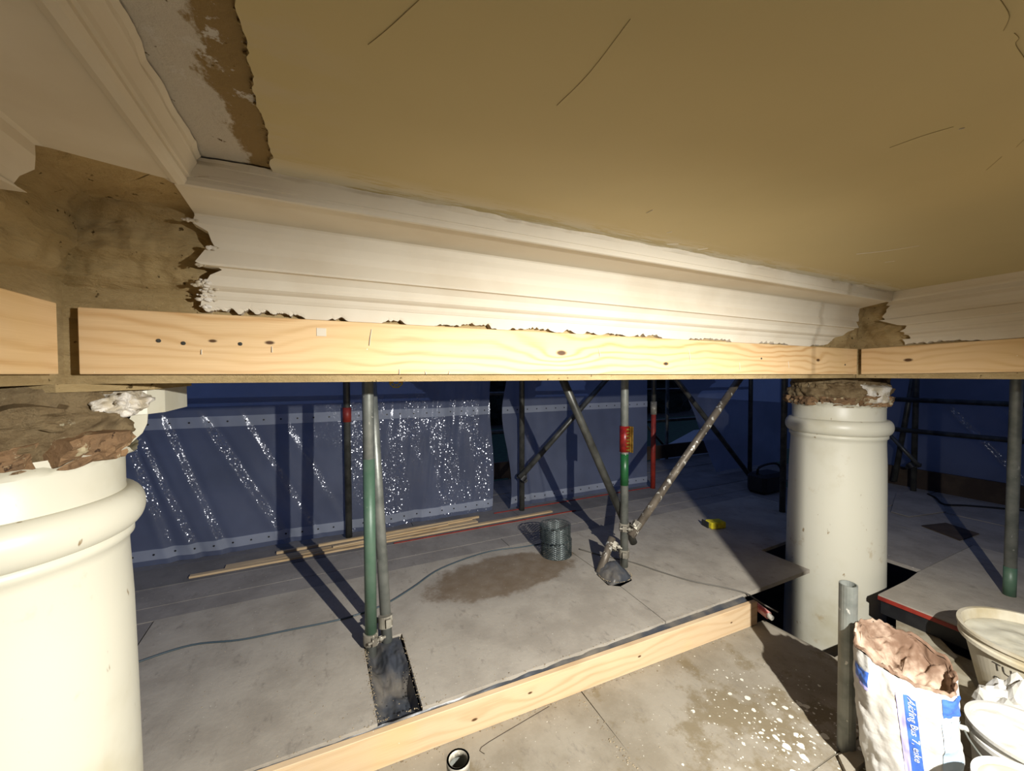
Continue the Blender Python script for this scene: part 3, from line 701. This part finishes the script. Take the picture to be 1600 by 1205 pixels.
# short tubes standing in the foreground
p0 = PZ(1322, 1172, ZL); p1 = p0 + Vector((-.012, .0, .60)); tube(p0, p1, 'short open galvanised tube spotted with plaster beside the white sack', 'tube', hollow=True, r=.0262)
p1 = PZ(716, 1186, .385); p0 = Vector((p1.x, p1.y, ZL)); tube(p0, p1, 'short open galvanised tube with plastered rim near the kerb timber', 'tube', ((.97, 1.0, 'clamp', .0006, 'rim'),), hollow=True)
for o in bpy.data.objects:
    if o.name.startswith('rim'):
        pass

# ---------------------------------------------------------------- sheeting
def sheet(name, fx, ft, z0, z1, nx, nz, label, bands, axis='x', cat='sheeting', fc=None):
    # fx(a, z) -> position along, ft(along, z) -> normal offset
    def pt(a, z, off=0.0):
        s = fx(a, z); t = ft(s, z) - off
        return (s, t, z) if axis == 'x' else (t, s, z)
    bm = B(); grid(bm, nx, nz, lambda a, b: pt(a, z0 + (z1 - z0) * b))
    o = tag(obj(name, bm, M['sheet'], None, True), label, cat)
    if fc:
        at = o.data.attributes.new('crinkle', 'FLOAT', 'POINT')
        for v in o.data.vertices: at.data[v.index].value = max(0, min(1, fc(v.co.x if axis == 'x' else v.co.y, v.co.z)))
    for (zb, h) in bands:
        bm = B(); grid(bm, nx, 4, lambda a, b: pt(a, zb + h * b, .004)); bo = obj('reinforced_band', bm, M['band'], o, True)
        bm = B(); a = .01
        L_ = abs(fx(1, zb) - fx(0, zb)); n = int(L_ / .10)
        for i in range(n):
            c = Vector(pt((i + .5) / n, zb + h / 2, .0065)); d = Vector((0, 1, 0)) if axis == 'x' else Vector((1, 0, 0))
            cyl(bm, c - d * .001, c + d * .001, .006, 8)
        eo = obj('eyelets', bm, M['black'], bo); eo['kind'] = 'stuff'
    return o
def crease(s, z, x0, z0, dx, w, amp):
    # a fold running down from (x0, z0), drifting dx per metre
    c = x0 + (z0 - z) * dx; q = (s - c) / w
    return amp * math.exp(-q * q) * (q * 1.6 + .3) if z < z0 else amp * math.exp(-q * q) * (q * 1.6 + .3) * max(0, 1 - (z - z0) * 8)
CR1 = ((-.62, .86, .26, .035, .016), (-.55, .80, .36, .03, .014), (-.42, .88, .34, .035, .014), (-.20, .86, .52, .04, .018), (.02, .85, .50, .03, .007), (.25, .83, .5, .04, .006))
def streak(s, z, lst):
    v = 0
    for (x0, z0, dx, w, am) in lst:
        if z > z0 or z < .1: continue
        q = (s - x0 - (z0 - z) * dx) / (w * .6); v += math.exp(-q * q) * am * 55 * max(0, .55 + 1.2 * fb((s * 6, z * 6, x0 * 9), 1, 3))
    return v
def fc1(s, z):
    v = streak(s, z, CR1)
    if .55 < s < 1.8: v += min(1, (s - .55) / .2) * max(0, .22 + .9 * fb((s * 7 + z * 1.4, z * 1.6, 5), 1, 4)) * (1 if z < .97 else .1)
    return v
def ft1(s, z):
    t = 2.075 + .010 * fb((s * 1.4, z * 1.2, 0), 1, 3) + .0025 * fb((s * 9, z * 5, 4), 1, 3)
    for (x0, z0, dx, w, am) in ((-.62, .86, .26, .035, .016), (-.55, .80, .36, .03, .014), (-.42, .88, .34, .035, .014), (-.20, .86, .52, .04, .018), (.02, .85, .50, .03, .007), (.25, .83, .5, .04, .006)):
        t += crease(s, z, x0, z0, dx, w, am)
    k = min(1, max(0, (s - .62) / .25)); t += k * (.020 * fb((s * 5 + z * .6, z * .5, 11), 1, 3) + .012 * fb((s * 13 - z * 1.2, z * .9, 21), 1, 3))
    return t
sheet('scaffold_sheet', lambda a, z: -3.0 + (4.79 + .02 * math.sin(z * 5)) * a, ft1, .012, 2.6, 520, 130, 'blue translucent scaffold sheet with diagonal creases and a gear-shaped yellow emblem', ((.855, .07), (.045, .065)), fc=fc1)
def ft2(s, z):
    e = max(0, 1 - (s - 1.93) / .16)
    return 2.06 + .012 * fb((s * 2, z * 1.5, 7), 1, 3) + .004 * math.sin(s * 40 + z * 9) * max(.2, 1 - (s - 1.9) / .7) - .05 * e * e * (.5 + .5 * math.sin(z * 6)) + crease(s, z, 2.1, .6, .12, .03, .012) + crease(s, z, 2.22, .55, .2, .03, .010)
sheet('scaffold_sheet', lambda a, z: 1.915 + .04 * math.sin(z * 4 + 1) * (1 - a) + (3.58 - 1.915) * a, ft2, .012, 2.6, 220, 110, 'grey translucent scaffold sheet between the dark standard and the red standard', ((.855, .06), (.050, .06)), fc=lambda s, z: streak(s, z, ((1.93, .5, .03, .03, .014), (2.1, .6, .12, .03, .010), (2.22, .55, .2, .03, .008))))
def fx3(a, z):
    l0 = 4.13 + .62 * (1.135 - z) / 1.135; return l0 + (6.05 - l0) * a
sheet('scaffold_sheet', fx3, lambda s, z: 2.10 + .03 * fb((s * 1.3, z, 5), 1, 3) + .01 * math.sin(s * 14 + z * 2), .02, 2.6, 160, 80, 'dark blue sheet drawn aside with a slanting edge behind the farther column', ())
def ft4(s, z):
    t = 6.16 + .012 * fb((s * 1.2, z, 2), 1, 3)
    for (x0, z0, dx, w, am) in ((.55, .86, -.75, .035, .02), (.15, .86, -.6, .06, .02), (-.12, .7, -.6, .05, .016)): t -= crease(s, z, x0, z0, dx, w, am)
    return t
sheet('scaffold_sheet', lambda a, z: -3.2 + 5.4 * a, ft4, .19, 2.6, 260, 80, 'dark blue sheet hung behind the guard rails of the side deck', ((.90, .05),), axis='y', fc=lambda s, z: streak(s, z, ((.55, .86, -.75, .035, .012), (.15, .86, -.6, .06, .012), (-.12, .7, -.6, .05, .010))))
# emblem printed on the first sheet
em = PT(620, 596, 2.045); bm = B(); nseg = 8; ro, ri = .056, .046
def ring(r, tt): return [(em.x + r * math.cos(2 * math.pi * (i + .5) / 8), tt, em.z + r * math.sin(2 * math.pi * (i + .5) / 8)) for i in range(8)]
for rr in ((ro, ri), (.033, .025)):
    a = [bm.verts.new(p) for p in ring(rr[0], em.y)]; b = [bm.verts.new(p) for p in ring(rr[1], em.y)]
    for i in range(8): bm.faces.new((a[i], a[(i + 1) % 8], b[(i + 1) % 8], b[i]))
for i in range(8):
    an = 2 * math.pi * (i + .5) / 8
    cyl(bm, (em.x + .029 * math.cos(an), em.y, em.z + .029 * math.sin(an)), (em.x + .05 * math.cos(an), em.y, em.z + .05 * math.sin(an)), .0035, 5)
sh1 = bpy.data.objects['scaffold_sheet']
def flat(o):
    for v in o.data.vertices: v.co.y = ft1(v.co.x, v.co.z) - .004 + (v.co.y - em.y) * .5
eo = obj('emblem_outline', bm, M['yellow'], sh1); flat(eo); eo['label'] = 'yellow gear-shaped outline emblem'
bm = B()
for sg in (-1, 1):
    bm = B(); box(bm, em.x + sg * .036 - .016, em.x + sg * .036 + .016, em.y - .001, em.y + .001, em.z - .012, em.z + .035)
    ep = obj('emblem_patch', bm, M['orange'], sh1); flat(ep); ep['label'] = 'orange blocks of the emblem'

# ---------------------------------------------------------------- outside the sheeting
bm = B(); box(bm, -3, 7, 3.02, 3.055, .0, .19, .002); tag(obj('outer_toe_board', bm, M['timber_dk']), 'dark toe board on the outer scaffold seen through the openings', 'toe board')
for (x, lab) in ((2.45, 'dark outer standard seen through the narrow slit'), (5.0, 'dark outer standard seen through the wide opening')):
    tube((x, 3.1, -3.5), (x, 3.1, 2.6), lab, 'tube_dark')
for (z, lab) in ((.97, 'upper outer guard rail seen through the openings'), (.52, 'lower outer guard rail seen through the openings')):
    tube((-3, 3.16, z), (7, 3.16, z), lab, 'tube_dark')
tube((4.05, 3.204, 1.05), (5.1, 3.204, .1), 'thin outer brace seen through the wide opening', 'tube_dark', r=.018)
bm = B(); prism(bm, [(-20, 6), (60, 6), (60, 27), (-20, 27)], -3.49, -3.0); tag(obj('lawn', bm, M['grass']), 'dark green lawn beyond the scaffold', 'lawn')
bm = B(); vs_ = [bm.verts.new(v) for v in ((8.9, 6.9, -.84), (11.4, 6.9, -.84), (11.4, 7.3, -.50), (10.7, 7.3, -.50))]; bm.faces.new(vs_); 
r = bmesh.ops.extrude_face_region(bm, geom=bm.faces[:]); bmesh.ops.translate(bm, verts=[v for v in r['geom'] if isinstance(v, bmesh.types.BMVert)], vec=(0, .05, -2.0))
tag(obj('low_roof', bm, M['pale']), 'pale low roof beyond the wide opening', 'roof')
for k, (x, y, rx, rz, lab) in enumerate(((14, 34, 6.0, 9, 'dark tree mass beyond the narrow slit'), (38, 36, 10, 10, 'dark tree mass beyond the wide opening, above the lawn'), (15, .5, 4.5, 8, 'dark tree added unseen outside the side deck sheet to darken it'))):  # last tree is added out of view to block sky light behind that sheet
    t = thing('tree', (x, y, -3.5), lab, 'tree'); bm = B(); cyl(bm, (x, y, -3.5), (x, y, -.5), .25, 10, .18); obj('trunk', bm, M['timber_dk'], t)
    bm = B(); r = bmesh.ops.create_icosphere(bm, subdivisions=5, radius=1)
    for v in r['verts']:
        q = v.co.copy(); kk = 1 + .25 * fb(q * 2.5 + Vector((k * 7, 0, 0)), 1, 5); v.co = Vector((x + q.x * rx * kk, y + q.y * 4 * kk, 2.6 + q.z * rz * .7 * kk))
    obj('crown', bm, M['hedge'], t)
# ---------------------------------------------------------------- small things on the deck
def lath(p, q, w, h, label, group=None):
    p, q = Vector(p), Vector(q); d = q - p; bm = B(); box(bm, 0, d.length, -w / 2, w / 2, 0, h, .001)
    o = tag(obj('timber_lath', bm, M['lath']), label, 'lath', group); o.location = p; o.rotation_euler = (0, 0, math.atan2(d.y, d.x)); return o
lath(PZ(296, 903, 0), PZ(862, 800, 0), .032, .012, 'longest pale timber lath lying along the foot of the sheeting')
lath(PZ(352, 888, 0), PZ(745, 815, 0), .055, .010, 'wide timber lath lying flat just behind the longest lath')
lath(PZ(432, 866, 0), PZ(748, 809, 0), .020, .016, 'thin orange-brown timber lath tight against the sheeting foot')
lath(PZ(520, 856, .012), PZ(700, 820, .012), .018, .010, 'short thin lath resting between the wide lath and the sheeting')
lath(PZ(600, 838, .010), PZ(738, 812, .010), .012, .010, 'slim split lath beside the longest lath')
bm = B(); box(bm, 0, 1.8, -.005, .005, 0, .006); o = tag(obj('red_strip', bm, M['red']), 'thin red strip along the foot of the grey sheet', 'strip'); o.location = (1.78, 2.012, .0)
bm = B(); box(bm, 0, 1.55, -.005, .005, 0, .006); o = tag(obj('red_strip', bm, M['red']), 'thin red strip lying along the plank edge by the mesh coil', 'strip'); o.location = (.9, 1.757, .003)
# coil of metal lath
cc = PZ(869, 866, 0); t = thing('mesh_coil', cc, 'coil of dark expanded metal mesh standing on the deck by the damp stain', 'mesh roll')
def coilmesh(z0, z1, r0, turns, ph, sx):
    bm = B(); n = int(44 * turns); mrow = 7; V = []
    for i in range(n + 1):
        th = ph + 2 * math.pi * turns * i / n; r = r0 * (1 - .16 * i / n); row = []
        for j in range(mrow + 1):
            tj = (j + (.5 if i % 2 else 0)) / (mrow + .5)
            row.append(bm.verts.new((cc.x + sx + r * math.cos(th), cc.y + r * .95 * math.sin(th), z0 + (z1 - z0) * tj)))
        V.append(row)
    fs = []
    for i in range(0, n - 1):
        for j in range(mrow):
            if i % 2 == 0: quad = (V[i][j], V[i + 1][j], V[i][j + 1], V[i + 1][j - 1] if j > 0 else None)
            a, b = V[i], V[i + 1]
            for e in ((a[j], b[j]), (a[j], b[j + 1] if i % 2 else b[j - 1] if j > 0 else None)):
                if e[1] is None: continue
                fs.append((e[0].co.copy(), e[1].co.copy()))
    bm.free(); bm = B()
    for p, q in fs:
        rad = Vector(((p.x + q.x) / 2 - cc.x - sx, (p.y + q.y) / 2 - cc.y, 0)).normalized() * .0007; d = (q - p).cross(rad).normalized() * .0013
        vs2 = [bm.verts.new(v) for v in (p - d - rad, p + d + rad, q + d + rad, q - d - rad)]; bm.faces.new(vs2)
        vs3 = [bm.verts.new(v) for v in (p - d + rad, p + d - rad, q + d - rad, q - d + rad)]; bm.faces.new(vs3)
    for zz in (z0, z1):
        path(bm, [(cc.x + sx + r0 * (1 - .16 * i / 24) * math.cos(ph + 2 * math.pi * turns * i / 24), cc.y + r0 * .95 * (1 - .16 * i / 24) * math.sin(ph + 2 * math.pi * turns * i / 24), zz) for i in range(25)], .002, 4, 3)
    return bm
obj('lower_roll', coilmesh(.002, .105, .108, 2, .3, .003), M['mesh'], t); obj('upper_roll', coilmesh(.108, .205, .106, 2, 1.9, -.006), M['mesh'], t)
# sponge
p = PZ(1119, 824, 0); t = thing('sponge', p, 'yellow rectangular sponge lying on the deck at the edge of the shadow', 'sponge')
bm = B(); box(bm, p.x - .07, p.x + .06, p.y - .04, p.y + .045, 0.0, .052, .008); obj('foam', bm, M['sponge'], t)
for o in bpy.data.objects:
    if o.name in ('foam',): o.rotation_euler = (0, 0, R_(-14))
bm = B(); box(bm, p.x - .082, p.x - .071, p.y - .01, p.y + .065, 0.0, .048, .003); obj('scouring_pad', bm, M['sponge_b'], t).rotation_euler = (0, 0, R_(-14))
# cables
bm = B(); path(bm, [PZ(x, y, .004) for x, y in ((150, 1062), (215, 1035), (300, 1008), (375, 1000), (450, 985), (540, 966), (600, 945), (645, 918), (690, 888), (760, 863), (815, 855), (850, 849))], .0042, 8, 6)
tag(obj('cable', bm, M['cable'], None, True), 'blue-grey cable snaking across the deck behind the green tube', 'cable')
bm = B(); path(bm, [PZ(x, y, .004) for x, y in ((905, 858), (940, 868), (985, 878), (1030, 893), (1080, 908), (1130, 918), (1165, 927), (1180, 936))] + [PZ(1194, 945, -.018), PZ(1216, 957, -.034)], .0038, 8, 6)
tag(obj('cable', bm, M['gcable'], None, True), 'grey cable running from the collared upright to the deck corner', 'cable')
# red and white cartridge in the gap by the kerb end
a, b = PZ(1178, 944, -.045), PZ(1201, 962, -.060); t = thing('sealant_cartridge', a, 'pinkish-red plastic tube poking into the dark gap at the end of the kerb', 'cartridge')
bm = B(); cyl(bm, a, b, .020, 16, inner=.017); obj('barrel', bm, M['pink'], t); d = (b - a).normalized(); bm = B(); cyl(bm, b - d * .01, b + d * .022, .0155, 12, .012); obj('end_cap', bm, M['pail'], t)
# transformer box in the shade with its cable
p = PZ(1196, 768, 0); t = thing('power_box', p, 'black box with a looped cable on the deck beside the farther column', 'box')
bm = B(); box(bm, p.x - .17, p.x + .17, p.y - .1, p.y + .1, 0, .20, .03); obj('case', bm, M['black'], t)
bm = B(); path(bm, [(p.x - .14, p.y, .19), (p.x - .13, p.y - .02, .27), (p.x + .13, p.y - .02, .28), (p.x + .20, p.y - .04, .2), (p.x + .23, p.y - .06, .008)], .012, 8, 6); obj('cable_loop', bm, M['bcable'], t, True)
# debris on the side deck
def flake(nm, pix, z, th, m, label, cat, tilt=0):
    bm = B(); prism(bm, [tuple(PZ(x, y, z)[:2]) for x, y in pix], z, z + th); return tag(obj(nm, bm, M[m]), label, cat)
flake('dust_sheet', ((1392, 800), (1400, 772), (1425, 768), (1470, 778), (1478, 800), (1420, 808)), .002, .004, 'plank', 'crumpled grey sheet lying on the side deck near the toe board', 'sheet')
flake('board_offcut', ((1440, 822), (1478, 818), (1530, 835), (1500, 845)), .001, .006, 'timber_dk', 'dark offcut lying on the side deck', 'offcut')
bm = B(); path(bm, [PZ(1450, 772, .0142), PZ(1462, 778, .0142), PZ(1475, 788, .0138)] + [PZ(x, y, .008) for x, y in ((1510, 790), (1560, 794), (1620, 800))], .008, 6, 5); tag(obj('cable', bm, M['bcable'], None, True), 'black cable wandering over the side deck by the toe board', 'cable')
# broken boards in the gap beside the column
o = flake('broken_board', ((1400, 968), (1420, 974), (1462, 998), (1496, 1034), (1476, 1050), (1440, 1030), (1400, 1008)), ZL + .004, .022, 'gyp', 'broken piece of flecked grey board lying by the foot of the farther column', 'board')
o = flake('broken_board', ((1476, 1052), (1494, 1030), (1526, 1080), (1518, 1122), (1500, 1110)), ZL + .003, .010, 'gyp', 'tan broken board piece between the sack and the large tub', 'board')
o = flake('timber_offcut', ((1310, 1188), (1338, 1178), (1350, 1198), (1325, 1220)), ZL + .001, .018, 'low', 'small flecked offcut at the foot of the plastered short tube', 'offcut')

# ---------------------------------------------------------------- sack
bc = Vector((2.082, -.562)); bag_h = .455
fwdb = Vector((-(bc.x - CAM.x), -(bc.y - CAM.y))).normalized(); ang0 = math.atan2(fwdb.y, fwdb.x)   # direction from sack to viewer's standing place
sk = thing('plaster_sack', (bc.x, bc.y, ZL), 'open white paper plaster sack with blue print and torn brown mouth', 'sack')
def bagp(th, f, off=0.0):
    # f 0..1 up the sack
    e = .62; c, s = math.cos(th), math.sin(th)
    rx = .112 * (.80 + .24 * math.sin(min(1, f * 1.25) * math.pi * .62) - .02 * f); ry = .100 * (.86 + .20 * math.sin(f * math.pi * .75))
    k = (abs(c) ** (2 / e * .6) + abs(s) ** (2 / e * .6)) ** (-e / 2 / .6 * 1.0)
    k = 1 / ((abs(c)) ** 2.7 + (abs(s)) ** 2.7) ** (1 / 2.7)
    z = ZL + f * bag_h * (1 + .07 * math.cos(th - 2.4) * f)
    lean = Vector((-.018, .02)) * f
    p3 = Vector((c * 2.2, s * 2.2, f * 4)); wr = .007 * fb(p3, 1.3, 5) + .006 * abs(fb((c * 1.5 + f * 3, s * 1.5, f * 7), 1, 3))
    x = c * k * (rx + wr + off); y = s * k * (ry + wr + off)
    a = ang0 + math.pi / 2
    return Vector((bc.x + lean.x + x * math.cos(a) - y * math.sin(a), bc.y + lean.y + x * math.sin(a) + y * math.cos(a), z + .008 * fb((c * 3, s * 3, 9), 1, 3) * (f > .8)))
bm = B(); V = grid(bm, 120, 50, lambda a, b: bagp(2 * math.pi * a, b), wrap=True); bm.faces.new([r[0] for r in V])
obj('paper_body', bm, M['bag'], sk, True)
def inside(a, b):
    th = 2 * math.pi * a; p = bagp(th, 1 - .16 * b, -.006 - .02 * b)
    if b > .5:
        q = (b - .5) * 2; ctr = Vector((bc.x - .018, bc.y + .02, 0)); p = Vector((p.x + (ctr.x - p.x) * q, p.y + (ctr.y - p.y) * q, p.z))
    return p + Vector((0, 0, .034 * fb((p.x * 11, p.y * 22, b * 2), 1, 4) * min(1, b * 3)))
bm = B(); grid(bm, 120, 36, inside, wrap=True); obj('brown_lining', bm, M['bag_in'], sk, True)
bm = B()
def lip(a, b):
    th = 2 * math.pi * a; p = bagp(th, 1, .001); d = bagp(th, 1, -.006); q = d + (p - d) * b
    return q + Vector((0, 0, .010 * math.sin(b * math.pi) + .012 * fb((math.cos(th) * 5, math.sin(th) * 5, 3), 1, 4)))
grid(bm, 120, 3, lip, wrap=True); obj('torn_lip', bm, M['bag_in'], sk, True)
def bagth(x): return x
# side angle for a local x coordinate on the viewer-facing side (y < 0 in sack frame faces the viewer)
def patch(nm, th0, th1, f0, f1, m, off=.0022, sk0=0.0, nu=14, nv=22):
    bm = B(); grid(bm, nu, nv, lambda a, b: bagp(th0 + (th1 - th0) * a + sk0 * (1 - b), f0 + (f1 - f0) * b, off)); return obj(nm, bm, M[m], sk, True)
FR = math.pi * 1.5
patch('blue_band', FR + .02, FR + .24, .36, .90, 'blue', .0026, .10); patch('lilac_band', FR - .11, FR + .02, .36, .90, 'lilac', .0022, .10)
patch('blue_corner', FR - 1.05, FR - .62, .80, .89, 'blue'); patch('lilac_edge', FR - 1.05, FR - .62, .775, .80, 'lilac', .002)
patch('blue_corner', FR + .72, FR + 1.25, .84, .97, 'blue'); patch('pale_blue_side', FR + .66, FR + 1.2, .36, .80, 'paleblue', .0018)
def text_mesh(txt, size):
    cu = bpy.data.curves.new('t', 'FONT'); cu.body = txt; cu.size = size; cu.resolution_u = 2; to = bpy.data.objects.new('t', cu); COL.objects.link(to)
    dg = bpy.context.evaluated_depsgraph_get(); me = bpy.data.meshes.new_from_object(to.evaluated_get(dg)); bpy.data.objects.remove(to)
    vs_ = [v.co.copy() for v in me.vertices]; fs = [tuple(p.vertices) for p in me.polygons]; bpy.data.meshes.remove(me); return vs_, fs
def wrap_text(nm, txt, size, m, fn, par):
    vs_, fs = text_mesh(txt, size); return obj(nm, ([tuple(fn(v.x, v.y)) for v in vs_], fs), M[m], par)
# text reads downwards: text x -> down the sack, text y -> across
def fdown(f_top, th_c):
    def g(x, y):
        f = f_top - x / bag_h
        return bagp(th_c + y / .135 + .10 * (1 - (f - .36) / .54), f, .0042)
    return g
wrap_text('printed_lettering', 'Aicling Bus 7, eske', .026, 'white', fdown(.89, FR + .09), sk)
wrap_text('printed_lettering', 'Gem', .042, 'navy', fdown(.33, FR + .06), sk)

# ---------------------------------------------------------------- buckets
def bucket(name, c, zr, rt, rbm, label, m, fillm, fill, lipw=.008, handle=True, z0=ZL):
    t = thing(name, (c[0], c[1], z0), label, 'bucket'); H = zr - z0
    pr = [(0.001, z0), (rbm, z0 + .0005), (rbm + (rt - rbm) * .80, z0 + H * .80), (rt + lipw * .6, z0 + H * .82), (rt + lipw * .6, z0 + H * .87), (rt - .002, z0 + H * .885), (rt, z0 + H * .95), (rt + lipw, z0 + H * .96), (rt + lipw, z0 + H), (rt - .002, z0 + H), (rt - .005, z0 + H * .97), (rbm + (rt - rbm) * fill - .005, z0 + H * fill - .01)]
    bm = B(); lathe(bm, c, pr, 72); obj('bucket_body', bm, M[m], t)
    rf = rbm + (rt - rbm) * fill - .004; bm = B()
    def ff(a, b):
        r = rf * b; th = 2 * math.pi * a; return (c[0] + r * math.cos(th), c[1] + r * math.sin(th), z0 + H * fill + .010 * fb((r * math.cos(th) * 14, r * math.sin(th) * 14, zr), 1, 4) * (b < .97))
    grid(bm, 60, 16, ff, wrap=True); obj('plaster_fill', bm, M[fillm], t, True)
    if handle:
        a = math.atan2(CAM.y - c[1], CAM.x - c[0]) - 1.15; q = Vector((c[0] + (rt + .012) * math.cos(a), c[1] + (rt + .012) * math.sin(a), z0 + H * .86))
        dd = Vector((math.cos(a), math.sin(a), 0)); bm = B(); cyl(bm, q - dd * .01, q + dd * .022, .008, 10); obj('handle_lug', bm, M[m], t)
        bm = B(); pts = []
        for i in range(17):
            f = i / 16; an = a + math.pi * 1.0 * f; pts.append((c[0] + (rt + .017) * math.cos(an), c[1] + (rt + .017) * math.sin(an), z0 + H * .86 - .06 * math.sin(math.pi * f)))
        path(bm, pts, .003, 6, 3); obj('handle', bm, M['tube'], t, True)
    return t
tb = bucket('plasterers_tub', (2.995, -.640), .150, .222, .160, 'large dusty plaster tub with dried rim and dark lettering beside the side deck', 'tub', 'dryplaster', .86, .010, False)
def tubtext(a0, zz):
    H = .28
    def g(x, y):
        z = zz + y; f = (z - ZL) / H; r = .160 + (.222 - .160) * f + .0025; an = a0 + x / r
        return Vector((2.995 + r * math.cos(an), -.640 + r * math.sin(an), z))
    return g
av = math.atan2(CAM.y + .646, CAM.x - 2.971)
wrap_text('printed_lettering', 'TUB', .045, 'ink', tubtext(av - .62, .04), tb); wrap_text('printed_lettering', 'GOOD', .036, 'ink', tubtext(av - .66, -.012), tb)
bucket('bucket', (2.332, -.746), .120, .128, .108, 'white bucket brimming with smooth white plaster beside the sack', 'pail', 'wetplaster', .93)
bucket('bucket', (1.925, -.835), .215, .100, .086, 'cream-topped pail standing in front of the white plaster bucket', 'pail', 'lidcream', .97, .006, False)
c = Vector((2.60, -.66, ZL)); bm = B(); r = bmesh.ops.create_icosphere(bm, subdivisions=4, radius=1)
for v in r['verts']:
    q = v.co.copy(); k = 1 + .35 * fb(q * 1.6, 1, 4) + .10 * abs(fb(q * 4, 1, 3)); v.co = c + Vector((q.x * .085 * k, q.y * .085 * k, max(0, (q.z + 1) * .5) * .26 * (1 + .2 * fb(q * 2, 1, 3))))
tag(obj('crumpled_bag', bm, M['wetplaster'], None, False), 'crumpled white bag wedged between the large tub and the white bucket', 'bag')
